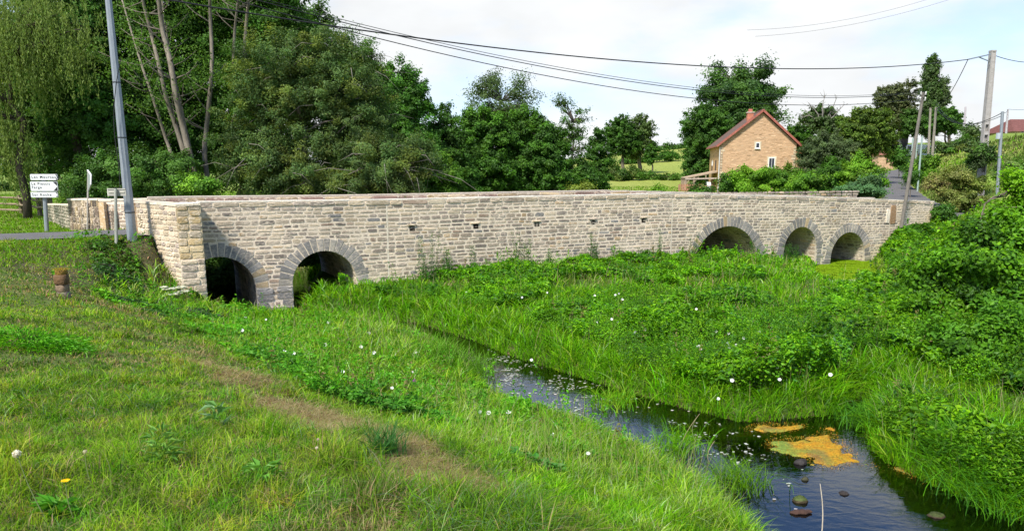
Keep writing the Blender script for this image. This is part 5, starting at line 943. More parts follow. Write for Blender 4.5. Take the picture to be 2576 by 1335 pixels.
for key, (px, py, Y, tx, ty, r0, r1, mt, cl, lb) in dict(
    metal=(2512, 462, 40, 2522, 281, .085, .075, 'metal', (1, 1, 1), 'bluish metal pole with a small box rising from the right foreground bushes'),
    a=(2337, 388, 80, 2341, 271, .14, .11, 'wood', WD, 'wooden pole beyond the bend, left one of the close pair'),
    b=(2345, 408, 70, 2355, 270, .14, .10, 'wood', WD, 'wooden pole beyond the bend, right one of the close pair'),
    c=(2313, 430, 64, 2320, 342, .075, .07, 'paint', TL, 'short pale green post at the outside of the lane bend'),
    d=(2305, 392, 95, 2308, 348, .08, .07, 'paint', TL, 'thin pale post just right of the white van roof'),
    e=(2294, 395, 92, 2297, 348, .12, .1, 'paint', TL, 'thick pale post just left of the white van'),
    f=(2426, 345, 95, 2429, 269, .14, .1, 'wood', (.4, .36, .4), 'pole on the skyline left of the spiky bush'),
    g=(2459, 345, 125, 2461, 307, .10, .08, 'wood', (.4, .36, .4), 'smallest distant pole on the skyline left of the concrete pole'),
    h=(2529, 352, 92, 2536, 275, .13, .1, 'wood', (.4, .37, .4), 'pole on the skyline between the metal pole and the far house'),
    i=(2353, 388, 88, 2356, 345, .07, .06, 'wood', (.5, .5, .48), 'short post right behind the close pair of wooden poles')).items():
    GP[key] = gpole(px, py, Y, tx, ty, r0, r1, M[mt], lb, col=cl)
b = MB(); c = aty(2511, 342, 39.8); b.box(c, (.16, .12, .3), col=(.4, .45, .5)); b.build('junction_box', M['paint'], GP['metal'][0])
def cable(label, p0, p1, sag, r=.012, k=40, group=None, twist=0):
    p0 = np.array(p0, float); p1 = np.array(p1, float); t = np.linspace(0, 1, k)[:, None]; pts = p0 + (p1 - p0) * t; pts[:, 2] -= (4 * sag * t * (1 - t))[:, 0]
    b = MB(); b.tube(pts, r, 5, col=(.03, .03, .03)); o = b.build('overhead_cable', M['cable'], None); return tag(o, label, 'cable', group)
CG = 'cables strung over the bridge'
cable('thick twisted power cable sagging from the tall grey pole to the concrete pole bracket', gt, arm, 1.2, .024, group=CG)
cable('uppermost of three thin telephone cables from the top left to the leaning pole', aty(200, -131, 16), lt + [-.11, 0, .05], 1.17, .008, group=CG)
cable('telephone cable just under the upper one, meeting the leaning pole on its right', aty(200, -125, 16), lt + [.11, 0, .02], 1.22, .012, group=CG)
cable('lowest thin telephone cable meeting the lower bar of the leaning pole', aty(200, -114, 16), lt + [.11, 0, -.25], 1.32, .012, group=CG)
cable('faint distant power line, upper one crossing the top right sky', aty(1880, 76, 200), aty(2420, -30, 200), 2.2, .03)
cable('faint distant power line, lower one crossing the top right sky', aty(1900, 92, 200), aty(2480, -32, 200), 2.2, .03)
cable('cable falling steeply from the concrete pole bracket to the pair of wooden poles', arm, GP['b'][1] + [.1, 0, -.1], .5, .024)
cable('telephone cable from the leaning pole on to the pair of wooden poles', lt, GP['b'][1] + [0, 0, -.3], .25, .014)
cable('upper cable from the pair of wooden poles to the bluish metal pole', GP['b'][1], GP['metal'][1] + [0, 0, -.05], 1.0, .02)
cable('lower cable from the pair of wooden poles to the bluish metal pole', GP['b'][1] + [0, 0, .3], GP['metal'][1] + [0, 0, -.2], 1.0, .016)
cable('cable from the bluish metal pole to the skyline pole beside it', GP['metal'][1], GP['h'][1], .2, .016)
cable('cable leaving the skyline pole towards the far house at the photo edge', GP['h'][1], aty(2660, 262, 100), .3, .02)
cable('cable leaving the concrete pole top towards the right photo edge', aty(2500, 139, 50), aty(2700, 138, 56), .5, .022)
# ------------------------------------------------------------------ buildings
M['render'] = m_solid('ochre_rubble', 0, .95, noise=.3, scale=1.7, bump=.05, bscale=5, attr=True, sv=(1, 1, 4.5), spec=.1)
OCH = (.46, .305, .19); SUR = (.50, .42, .30)
H0 = aty(1809, 440, 84); H1 = aty(1998.8, 440, 83.0); H2 = aty(1783.5, 440, 92.5)
g0 = H0[:2]; gd = H1[:2] - H0[:2]; gw = np.linalg.norm(gd); gd /= gw; dd = np.array([-gd[1], gd[0]]); dd = (H2[:2] - g0); dl = np.linalg.norm(dd); dd /= dl
ze = aty(1809, 363, 84)[2]; za = aty(1909.5, 283, 83.5)[2]; zg = tz1(g0[0] + 4, g0[1]) - .3
house = empty('stone_house', (g0[0], g0[1], zg), 'ochre stone house with a steep red-edged gable above the bridge', 'house')
def hp(a, d, z): q = g0 + gd * a + dd * d; return np.array([q[0], q[1], z])
b = MB()
def quadw(b, pts, col): b.add(pts, quads=[[0, 1, 2, 3]], col=col)
b.add([hp(0, 0, zg), hp(gw, 0, zg), hp(gw, 0, ze), hp(gw / 2 + .25, 0, za), hp(0, 0, ze)], ngons=[[0, 1, 2, 3, 4]], col=OCH)
b.add([hp(0, dl, zg), hp(gw, dl, zg), hp(gw, dl, ze), hp(gw / 2 + .25, dl, za), hp(0, dl, ze)], ngons=[[4, 3, 2, 1, 0]], col=OCH)
quadw(b, [hp(0, dl, zg), hp(0, 0, zg), hp(0, 0, ze), hp(0, dl, ze)], (.50, .33, .16)); quadw(b, [hp(gw, 0, zg), hp(gw, dl, zg), hp(gw, dl, ze), hp(gw, 0, ze)], OCH)
rng = np.random.default_rng(5)
fmh = lambda a, z, o: np.stack([g0[0] + gd[0] * a + gd[1] * o, g0[1] + gd[1] * a - gd[0] * o, z + 0 * a], -1)
for z in np.arange(zg + .8, za - .3, .17):
    lim = gw / 2 * (1 - max(0, (z - ze) / (za - ze)))
    x = gw / 2 - lim + .1
    while x < gw / 2 + lim - .5:
        e = x + random.uniform(.2, .6)
        if random.random() < .42: stone(b, x, e, z, z + .16, fmh, [((.53, .38, .25), 2), ((.47, .325, .205), 3), ((.42, .275, .165), 2)], h=.015, gap=.02, nv=8)
        x = e + .03
z = zg
while z < ze - .3: stone(b, .02, random.choice([.3, .5]), z, z + .28, fmh, [((.44, .36, .26), 1)], h=.04, gap=.01, nv=8); stone(b, gw - random.choice([.3, .5]), gw - .02, z, z + .28, fmh, [((.44, .36, .26), 1)], h=.04, gap=.01, nv=8); z += .3
b.build('wall', M['render'], house)
# roof
RED = (.30, .115, .08); ap = lambda d, z=0: hp(gw / 2 + .25, d, za + z)
rf = MB(); ov = .35
def slope(b, a_e, sgn):
    e0 = hp(a_e, -ov, ze - .28); e1 = hp(a_e, dl + ov, ze - .28); r0 = ap(-ov, .12); r1 = ap(dl + ov, .12); up = np.array([0, 0, .14])
    n_ = 14; v = []; f = []
    for i in range(n_ + 1):
        t = i / n_; v += [e0 + (r0 - e0) * t, e1 + (r1 - e1) * t]
    k = len(v); v2 = [p + up * (1.15 if i % 4 < 2 else .9) for i, p in enumerate(v)]
    f = [[2 * i, 2 * i + 1, 2 * i + 3, 2 * i + 2] for i in range(n_)]; b.add(v, quads=f, col=(.12, .08, .065)); b.add(v2, quads=f, col=(.13, .085, .07))
    for s_ in (0, 1): b.add([v[s_], v[k - 2 + s_], v2[k - 2 + s_], v2[s_]], quads=[[0, 1, 2, 3]], col=RED)
    b.add([v[0], v[1], v2[1], v2[0]], quads=[[0, 1, 2, 3]], col=RED)
slope(rf, -.45, -1); slope(rf, gw + .45, 1); roof = rf.build('roof', M['tile'], house)
b = MB(); b.beam(hp(-.45, -ov - .02, ze - .22), ap(-ov - .02, .2), .05, .22, col=(.30, .10, .075)); b.beam(ap(-ov - .02, .2), hp(gw + .45, -ov - .02, ze - .22), .05, .22, col=(.30, .10, .075)); b.beam(ap(-ov, .27), ap(dl + ov, .27), .25, .12, col=(.2, .11, .09)); b.build('barge_tiles', M['tile'], roof)
def chim(b, a, d, z0, z1, w): b.box(hp(a, d, (z0 + z1) / 2), (w, w, z1 - z0), math.atan2(gd[1], gd[0]), col=(.42, .16, .10)); b.box(hp(a, d, z1), (w + .14, w + .14, .1), math.atan2(gd[1], gd[0]), col=(.5, .4, .34)); b.box(hp(a, d, z1 + .2), (w * .6, w * .6, .35), math.atan2(gd[1], gd[0]), col=(.36, .12, .09))
b = MB(); chim(b, gw / 2 - .8, 1.6, za - 1.4, za + .12, .65); b.build('chimney', M['tile'], roof); b = MB(); chim(b, gw / 2 + 1.3, 4.5, za - 2.0, za - .1, .9); b.build('chimney', M['tile'], roof)
def win(x0, y0, x1, y1, glasscol=0, sill=True, sur=.16, bars=1):
    p = aty(x0, y1, 83.4); q = aty(x1, y0, 83.4); a0 = (p[:2] - g0) @ gd; a1 = (q[:2] - g0) @ gd; z0, z1 = p[2], q[2]; rz = math.atan2(gd[1], gd[0]); cx, cz_ = (a0 + a1) / 2, (z0 + z1) / 2; w_, h_ = a1 - a0, z1 - z0
    b = MB(); b.box(hp(cx, -.015, cz_), (w_ + 2 * sur, .07, h_ + 2 * sur), rz, col=SUR); wn = b.build('window', M['stone'], house)
    b = MB(); f = .06
    for c, dd_ in (((cx - w_ / 2 + f / 2, cz_), (f, h_)), ((cx + w_ / 2 - f / 2, cz_), (f, h_)), ((cx, z0 + f / 2), (w_ - 2 * f, f)), ((cx, z1 - f / 2), (w_ - 2 * f, f))): b.box(hp(c[0], -.075, c[1]), (dd_[0], .05, dd_[1]), rz, col=(.8, .8, .8))
    if bars: b.box(hp(cx, -.078, cz_), (.05, .04, h_ - 2 * f), rz, col=(.45, .45, .47))
    b.build('frame', M['paint'], wn); b = MB(); b.box(hp(cx, -.062, cz_), (w_ - f, .02, h_ - f), rz); b.build('pane', M['glass'], wn)
    if sill: b = MB(); b.box(hp(cx, -.11, z0 - .03), (w_ + .1, .12, .07), rz, col=(.8, .8, .78)); b.build('sill', M['paint'], wn)
win(1900.8, 358.9, 1911.8, 373, bars=0); win(1931.7, 396.9, 1949, 422.5); win(1853, 445, 1869, 468)
b = MB(); b.tube([hp(-.06, -.06, zg), hp(-.06, -.06, ze - .3)], .06, 6, col=(.5, .5, .5)); b.build('downpipe', M['paint'], house)
b = MB(); c = hp(-.5, 1.6, aty(1798, 410, 86)[2])
th = np.linspace(0, 2 * math.pi, 14, endpoint=False); v = [c + np.array([-.1, -.35 * math.cos(t) * .6, .35 * math.sin(t)]) for t in th] + [c + [0.08, 0, 0]]; b.add(v, tris=[[i, (i + 1) % 14, 14] for i in range(14)], col=(.6, .6, .58)); b.build('satellite_dish', M['paint'], house)
for (y_, z_) in ((3.0, 3.3), (6.0, 3.2)):
    b = MB(); b.box(hp(-.01, y_, zg + z_), (.06, .7, 1.3), math.atan2(dd[1], dd[0]) - math.pi / 2, col=(.06, .05, .05)); b.build('window', M['paint'], house)
# right annex and the open lean-to at the left
b = MB(); zr = aty(2005, 384, 83)[2]; zl = aty(2035, 390, 83)[2]
for pts in ([hp(gw, .3, zg), hp(gw + 1.7, .3, zg), hp(gw + 1.7, .3, zl), hp(gw, .3, zr)], [hp(gw + 1.7, .3, zg), hp(gw + 1.7, 6, zg), hp(gw + 1.7, 6, zl), hp(gw + 1.7, .3, zl)]): quadw(b, pts, OCH)
b.build('annex_wall', M['render'], house); b = MB(); v = [hp(gw, 0, zr), hp(gw + 2, 0, zl - .03), hp(gw + 2, 6.2, zl - .03), hp(gw, 6.2, zr)]; b.add(v + [p + np.array([0, 0, .15]) for p in v], quads=[[3, 2, 1, 0], [4, 5, 6, 7], [0, 1, 5, 4], [1, 2, 6, 5], [2, 3, 7, 6]], col=RED); b.build('annex_roof', M['tile'], house)
WB = (.30, .23, .17)
zt0 = aty(1803, 431, 85)[2]; zt1 = aty(1728, 448, 85)[2]; xl = -3.6
b = MB(); v = [hp(-.05, 1, zt0), hp(xl, 1, zt1), hp(xl, 6, zt1), hp(-.05, 6, zt0)]; b.add(v + [p + np.array([0, 0, .07]) for p in v], quads=[[3, 2, 1, 0], [4, 5, 6, 7], [0, 1, 5, 4], [1, 2, 6, 5], [2, 3, 7, 6], [3, 0, 4, 7]], col=(.42, .32, .22)); b.build('porch_roof', M['wood'], house)
for k, (a_, d_) in enumerate(((xl + .1, 1.1), (xl + .1, 2.6), (xl + .1, 4.2), (xl + .1, 5.8), (xl + 1.0, 1.1))):
    b = MB(); zz = zt1 + (zt0 - zt1) * ((a_ - xl) / (-.05 - xl)); b.beam(hp(a_, d_, zg - .2), hp(a_, d_, zz), .16, .16, col=WB); b.beam(hp(a_, d_, zz - .7), hp(a_ + .5, d_, zz - .1), .09, .09, col=WB); b.build('porch_post', M['wood'], house)
b = MB(); b.beam(hp(xl, 1.05, zt1 - .1), hp(-.1, 1.05, zt1 - .02), .14, .16, col=(.36, .30, .25)); b.beam(hp(xl, 1.05, zt1 - .02), hp(-.1, 1.05, zt0 - .08), .1, .12, col=WB); b.beam(hp(-1.3, 1.05, zt1), hp(-1.3, 1.05, zt0 - .4), .1, .1, col=WB); b.build('porch_beam', M['wood'], house)
for k in range(7):
    pass
fn_ = empty('low_fence', hp(xl - .6, -.6, zg), 'reddish wooden fence panel in front of the house lean-to', 'fence')
b = MB()
for k in range(16): b.box(hp(xl - .7 + k * .17, -.5, zg + .75), (.11, .03, 1.1), 0, col=np.array((.34, .17, .11)) * random.uniform(.8, 1.2))
b.beam(hp(xl - .8, -.46, zg + .4), hp(xl + 4.6, -.46, zg + .4), .05, .07, col=(.28, .15, .1)); b.beam(hp(xl - .8, -.46, zg + 1.1), hp(xl + 4.6, -.46, zg + 1.1), .05, .07, col=(.28, .15, .1)); b.build('panel', M['wood'], fn_)
for k in range(4): b = MB(); b.beam(hp(xl - .8 + k * 1.8, -.46, zg - .2), hp(xl - .8 + k * 1.8, -.46, zg + 1.25), .09, .09, col=(.3, .17, .11)); b.build('post', M['wood'], fn_)
ch = empty('garden_chair', hp(-1.1, -.1, zg + .4), 'white garden chair beside the lean-to of the stone house', 'chair'); b = MB(); c = hp(-1.1, -.1, zg + .9); b.box(c, (.5, .5, .05), col=(.8, .8, .8)); b.build('seat', M['paint'], ch)
b = MB(); b.box(c + [0.1, .25, .32], (.48, .05, .6), .3, col=(.8, .8, .8), rx=-.25); b.build('backrest', M['paint'], ch)
for x, y in ((-.2, -.2), (.2, -.2), (-.2, .2), (.2, .2)): b = MB(); b.beam(c + [x, y, 0], c + [x * 1.2, y * 1.2, -.5], .04, .04, col=(.8, .8, .8)); b.build('leg', M['paint'], ch)
# pink hut, dark shed, far right house
def small_house(name, label, px0, px1, py_e, py_b, Y, depth, wcol, rcol, rh, cat, wnd=None, hip=0, dz=0):
    p0 = aty(px0, py_b, Y); p1 = aty(px1, py_b, Y); z0 = p0[2] - 1.5; z1 = aty(px0, py_e, Y)[2]; w_ = p1[0] - p0[0]; root = empty(name, (p0[0], Y, p0[2]), label, cat)
    b = MB(); x0, x1, y0, y1 = p0[0], p1[0], Y, Y + depth
    b.add([(x0, y0, z0), (x1, y0, z0), (x1, y1, z0), (x0, y1, z0), (x0, y0, z1), (x1, y0, z1), (x1, y1, z1), (x0, y1, z1)], quads=[[0, 1, 5, 4], [1, 2, 6, 5], [2, 3, 7, 6], [3, 0, 4, 7]], col=wcol); b.build('wall', M['render'], root)
    ym = (y0 + y1) / 2; o = .25; b = MB(); v = [(x0 - o, y0 - o, z1 - .1), (x1 + o, y0 - o, z1 - .1), (x1 + o, y1 + o, z1 - .1), (x0 - o, y1 + o, z1 - .1), (x0 - o + hip, ym, z1 + rh), (x1 + o - hip, ym, z1 + rh)]
    b.add(v, quads=[[0, 1, 5, 4], [2, 3, 4, 5], [3, 2, 1, 0]], tris=[[3, 0, 4], [1, 2, 5]], col=rcol); b.build('roof', M['tile'], root)
    if wnd:
        a = aty(wnd[0], wnd[3], Y - .03); c = aty(wnd[2], wnd[1], Y - .03); b = MB(); b.box(((a[0] + c[0]) / 2, Y - .01, (a[2] + c[2]) / 2), (c[0] - a[0] + .15, .06, c[2] - a[2] + .15), col=wnd[4]); w = b.build('window', M['paint'], root)
        b = MB(); b.box(((a[0] + c[0]) / 2, Y - .045, (a[2] + c[2]) / 2), (c[0] - a[0], .03, c[2] - a[2])); b.build('pane', M['glass'], w)
    return root
small_house('hut', 'small pinkish stone hut beside the bend of the lane', 2206, 2246, 388, 431, 109, 4, (.50, .33, .22), (.25, .11, .08), .8, 'hut', (2230, 392, 2234.5, 408, (.2, .08, .07)))
small_house('shed', 'dark shed under the birch on the hillside', 2252, 2284, 342, 361, 118, 4, (.05, .045, .045), (.04, .035, .035), .5, 'shed')
small_house('far_house', 'distant house with red hipped roof at the right photo edge', 2550, 2700, 329, 349, 100, 7, (.50, .38, .25), (.15, .06, .05), 1.7, 'house', (2569, 331, 2575, 340, (.6, .6, .6)), hip=1.8)
# van
vc = aty(2313, 397, 112); van = empty('parked_van', vc, 'white van parked beyond the bend of the lane', 'van'); vr = .5
def vx(x, y, z): return np.array([vc[0] + x * math.cos(vr) - y * math.sin(vr), vc[1] + x * math.sin(vr) + y * math.cos(vr), vc[2] + z])
b = MB(); prof = [(-2.1, .35), (2.2, .35), (2.25, 1.0), (1.5, 1.15), (1.0, 1.85), (-1.9, 1.9), (-2.1, 1.7)]
for y0, y1 in ((-.85, .85),):
    n_ = len(prof); b.add([vx(x, y0, z) for x, z in prof] + [vx(x, y1, z) for x, z in prof], quads=[[i, (i + 1) % n_, n_ + (i + 1) % n_, n_ + i] for i in range(n_)], ngons=[list(range(n_))[::-1], list(range(n_, 2 * n_))], col=(.8, .8, .8))
b.build('body', M['paint'], van)
b = MB(); b.add([vx(x, -.86, z) for x, z in ((.1, 1.15), (1.35, 1.15), (.95, 1.7), (.1, 1.7))], quads=[[0, 1, 2, 3]]); b.add([vx(-2.12, y, z) for y, z in ((-.6, 1.1), (.6, 1.1), (.6, 1.65), (-.6, 1.65))], quads=[[0, 1, 2, 3]]); b.build('window', M['glass'], van)
for x in (-1.3, 1.4):
    for y in (-.8, .8): b = MB(); b.tube([vx(x, y - .1, .33), vx(x, y + .1, .33)], .33, 14, col=(.03, .03, .03)); b.build('wheel', M['paint'], van)
# ------------------------------------------------------------------ left field fence and dry stone wall
fr = empty('post_fence', aty(54, 535, 38), 'weathered wooden post and rail fence at the edge of the left meadow', 'fence')
FW = (.17, .135, .095); posts = [(-40, 38.5), (54, 38), (100, 37), (128, 36)]; fpts = []
for px, Y in posts:
    c = aty(px, 530, Y); z = tz1(c[0], c[1]); b = MB(); t = np.array([c[0] + random.uniform(-.04, .04), c[1], z + .95]); b.tube([[c[0], c[1], z - .2], [c[0], c[1], z + .4], t], [.115, .11, .10], 7, col=FW); b.build('post', M['wood'], fr); fpts.append(np.array([c[0], c[1], z]))
for i in range(3):
    for h_ in ((.2, .5, .82) if i == 0 else (.45, .78)):
        b = MB(); b.tube([fpts[i] + [-.1, -.1, h_], (fpts[i] + fpts[i + 1]) / 2 + [0, -.1, h_ + .03], fpts[i + 1] + [.1, -.1, h_ - .02]], [.06, .055, .06], 6, col=(.24, .19, .13)); b.build('rail', M['wood'], fr)
q0 = aty(112, 530, 34); q1 = aty(176, 535, 28.6); z0 = tz1(q0[0], q0[1]); b = MB()
plan_wall(b, q0[:2], q1[:2], z0 - .1, 2.0, z0 + .75, 2.95, [((.16, .17, .12), 3), ((.23, .21, .16), 2), ((.12, .13, .09), 2)], th=.4, mort=(.09, .09, .06), lmin=.2, lmax=.6)
tag(b.build('dry_stone_wall', M['stone']), 'mossy low dry stone wall behind the direction sign', 'wall')
# ------------------------------------------------------------------ old stone pillar, rocks, driftwood
def rock(name, label, c, size, col, seed, cat='rock', moss=None, group=None):
    rng = np.random.default_rng(seed); bm_ = bmesh.new(); bmesh.ops.create_icosphere(bm_, subdivisions=3, radius=1)
    V = np.array([v.co[:] for v in bm_.verts]); col = np.array(col) * .3; moss = None if moss is None else np.array(moss) * .4; F_ = [[v.index for v in f.verts] for f in bm_.faces]; bm_.free()
    o = rng.normal(size=(10, 3)); o /= np.linalg.norm(o, axis=1)[:, None]; r_ = 1 - .28 * np.max(np.maximum(V @ o.T - .62, 0), axis=1) / .38; r_ += .09 * np.sin(V @ rng.normal(size=3) * 5 + 1) * np.sin(V @ rng.normal(size=3) * 6)
    V = V * r_[:, None]; cc_ = np.tile(np.array(col, float), (len(V), 1)) * rng.uniform(.75, 1.25, (len(V), 1))
    if moss is not None: m = V[:, 2] > .3; cc_[m] = np.array(moss) * rng.uniform(.7, 1.3, (m.sum(), 1))
    b = MB(); b.add(V * np.array(size) + c, tris=F_, col=cc_); return tag(b.build(name, M['rock'], smooth=True), label, cat, group)
p0 = onground(161, 748); Yp = p0[1]; pl = empty('stone_pillar', p0, 'short weathered stone pillar with yellow moss at the lip of the ditch', 'pillar')
b = MB(); hp_ = .56
for i, (z0, z1, w_, cl) in enumerate(((-.25, .12, .125, (.17, .135, .11)), (.12, .27, .112, (.19, .135, .09)), (.27, .46, .128, (.13, .075, .035)), (.46, .56, .112, (.2, .12, .02)))):
    n_ = 12; th = np.arange(n_) * 2 * math.pi / n_; R_ = w_ * (1 + RNG.uniform(-.1, .08, n_)) / (np.abs(np.cos(th)) ** 4 + np.abs(np.sin(th)) ** 4) ** .25
    ring = lambda z, k: np.stack([p0[0] + R_ * k * np.cos(th), p0[1] + R_ * k * np.sin(th), np.full(n_, p0[2] + z)], 1)
    v = np.concatenate([ring(z0, .86), ring(z0 + .02, .95), ring(z1 - .02, .94), ring(z1, .84)]); j = np.arange(n_); j2 = (j + 1) % n_
    b.add(v, quads=np.concatenate([np.stack([j + n_ * k, j2 + n_ * k, j2 + n_ * (k + 1), j + n_ * (k + 1)], 1) for k in range(3)]), ngons=[list(range(3 * n_, 4 * n_))], col=np.array(cl) * RNG.uniform(.8, 1.15, (4 * n_, 1)))
b.build('shaft', M['rock'], pl, smooth=True)
b = MB(); rg = np.random.default_rng(3); n_ = 900; q = p0 + np.stack([rg.normal(size=n_) * .06, rg.normal(size=n_) * .06, .555 + rg.uniform(0, .025, n_)], 1); leaves(b, q, rg.normal(size=(n_, 3)) + [0, 0, 1.5], rg.uniform(.012, .03, n_), mixcol([(.45, .33, .04), (.32, .27, .05), (.2, .2, .04)], [3, 2, 2], n_, rg), rg); b.build('moss', M['leaf'], pl)
c = atz(395, 692, .95); rock('boulder', 'reddish lichen covered boulder half buried beside the buttress', c + [0, .15, -.1], (.48, .35, .36), (.30, .24, .17), 11, moss=(.36, .19, .07))
for i, (px, py, w_, hh, cl, ms, lb) in enumerate(((2014.5, 1164, 38, .075, (.10, .085, .08), None, 'dark wet stone touching the edge of the orange algae'), (2026, 1206, 20, .05, (.12, .12, .06), None, 'small dark stone midway between algae and mossy stone'), (2011, 1259, 40, .09, (.16, .12, .06), (.14, .20, .04), 'mossy stone with green sprigs standing in the blue reflection'), (2122, 1241, 24, .045, (.10, .08, .07), None, 'small flat dark stone right of the mossy stone'), (2356, 1298, 38, .055, (.14, .09, .05), (.10, .13, .03), 'green and reddish stone near the lower right corner'))):
    c = atz(px, py, 0); w2 = w_ / F * np.linalg.norm(c - [0, 0, EYE]) / 2; rock('stream_rock', lb, c, (w2, w2 * .75, hh), cl, 20 + i, moss=ms, group='stones standing in the stream')
c0 = atz(1988, 1289, .01); c1 = atz(2043, 1286, .02); b = MB(); ps = np.linspace(0, 1, 10)[:, None] * (c1 - c0) + c0; ps[:, 1] += RNG.normal(size=10) * .008; b.tube(ps, [.01, .025, .035, .04, .034, .042, .036, .03, .025, .01], 7, col=(.055, .03, .022)); tag(b.build('driftwood', M['bark']), 'reddish brown piece of bark floating below the mossy stone', 'driftwood')
# ------------------------------------------------------------------ algae, duckweed, flecks on the water
def zp2(pts): return np.array([atz(1835.4 + .2282 * x, 1030.4 + .2282 * y, .01)[:2] for x, y in pts])
ALG = [[(130, 235), (200, 185), (330, 145), (600, 145), (860, 165), (830, 200), (640, 250), (500, 275), (400, 255), (250, 240)],
       [(400, 330), (560, 305), (740, 300), (960, 270), (1040, 200), (1130, 185), (1190, 290), (1300, 380), (1390, 470), (1470, 570), (1400, 605), (1240, 620), (1180, 665), (1080, 655), (870, 600), (850, 560), (640, 500), (400, 430)],
       [(1490, 625), (1560, 595), (1620, 630), (1580, 652)], [(1760, 640), (1900, 600), (2130, 760), (2130, 810), (1950, 720)]]
b = MB(); rg = np.random.default_rng(8)
for k, P_ in enumerate(ALG):
    P_ = zp2(P_); lo, hi = P_.min(0) - .1, P_.max(0) + .1; st = .025
    xs = np.arange(lo[0], hi[0], st); ys = np.arange(lo[1], hi[1], st); X_, Y_ = np.meshgrid(xs, ys); q = np.stack([X_.ravel(), Y_.ravel()], 1)
    d = poly_dist(q, P_) + (vnoise(q, .12, 5) - .5) * .22 + (vnoise(q, .4, 4) - .5) * .12; n1_ = vnoise(q, .22, 6); n2_ = vnoise(q, .07, 7); z = .006 + .016 * n1_ + .012 * n2_ - .075 * np.clip((d + .17) / .17, 0, 1)
    org = np.array([.40, .18, .006]); yl = np.array([.34, .235, .02]); grn = np.array([.15, .21, .03]); brn = np.array([.16, .095, .035])
    xr = (q[:, 0] - lo[0]) / (hi[0] - lo[0]); yr = (q[:, 1] - lo[1]) / (hi[1] - lo[1]); gm = np.clip(1.45 - xr * 3.0 + (n1_ - .5) * 1.5, 0, 1)[:, None] if k == 1 else np.clip(.25 + (n1_ - .5) * 1.6, 0, 1)[:, None]
    bm2 = np.clip((vnoise(q, .35, 9) - .55) * 4, 0, 1)[:, None] * .8; col = (org * (n2_[:, None]) + yl * (1 - n2_[:, None])); col = col * (1 - bm2) + brn * bm2; col = col * (1 - gm) + grn * gm
    idx = np.arange(len(q)).reshape(X_.shape); ins = (d < .05).reshape(X_.shape); fq = ins[:-1, :-1] & ins[1:, :-1] & ins[:-1, 1:] & ins[1:, 1:]
    Q = np.stack([idx[:-1, :-1], idx[:-1, 1:], idx[1:, 1:], idx[1:, :-1]], -1)[fq]; b.add(np.column_stack([q, z]), quads=Q, col=col * rg.uniform(.8, 1.2, (len(q), 1)))
    n_ = int(len(Q) * 1.2); pk = q[rg.integers(0, len(q), n_ * 3)]; pk = pk[(poly_dist(pk, P_) < 0)][:n_]; pk = pk + rg.normal(size=pk.shape) * .045; n_ = len(pk)
    if n_: leaves(b, np.column_stack([pk, np.full(n_, .016) + rg.uniform(0, .012, n_)]), rg.normal(size=(n_, 3)) * .5 + [0, 0, 1], rg.uniform(.008, .022, n_), mixcol([org, yl, grn, brn], [4, 3, 1.5, 1], n_, rg), rg)
tag(b.build('algae', m_solid('algae', 0, .85, noise=.3, scale=30, attr=True, bump=.01)), 'orange and yellow-green mat of algae floating where the side channel joins', 'algae', kind='stuff')
b = MB(); q, r = polar(400000, 24, 40, 20, 31, rg); w = wdist(q); q = q[(w < .12) & (q[:, 1] > 25.5)]; q = q[rg.random(len(q)) < np.where(vnoise(q * [1, 2.4], .7, 13) > .3, 1, .1)]; n_ = len(q); far_ = (q[:, 1] > 29.2)[:, None]
col = np.where(far_, mixcol([(.26, .42, .015), (.20, .34, .01)], [1, 1], n_, rg), mixcol([(.40, .52, .20), (.30, .44, .10), (.5, .6, .33)], [2, 2, 1], n_, rg))
leaves(b, np.column_stack([q, np.full(n_, .012) + rg.uniform(0, .01, n_)]), rg.normal(size=(n_, 3)) * .12 + [0, 0, 1], np.full(n_, .075), col, rg, fold=.05); tag(b.build('duckweed', M['leaf']), 'bright duckweed covering the pool in front of the rightmost arch', 'duckweed', kind='stuff')
b = MB(); n_ = 1500; u_ = rg.random(n_); ctr = np.array([[-.1, 15.3], [1.2, 13.5], [2.6, 12.1], [3.3, 10.9]]); sg_ = rg.choice(4, n_, p=[.5, .32, .08, .1]); q = ctr[sg_] + rg.normal(size=(n_, 2)) * np.array([.42, .9]); q = q[(wdist(q) < -.02) & (vnoise(q * [1, 1.8], .35, 15) > .50)]; n_ = len(q)
leaves(b, np.column_stack([q, np.full(n_, .008) + rg.uniform(0, .004, n_)]), rg.normal(size=(n_, 3)) * .08 + [0, 0, 1], rg.uniform(.02, .075, n_), mixcol([(.62, .62, .55), (.45, .47, .40), (.3, .34, .2)], [3, 2, 1], n_, rg), rg, fold=.02, axis=np.tile([1., .2, 0], (n_, 1)) + rg.normal(size=(n_, 3)) * .3)
tag(b.build('floating_petals', M['petal']), 'pale flecks and petals floating on the dark stream', 'petals', kind='stuff')
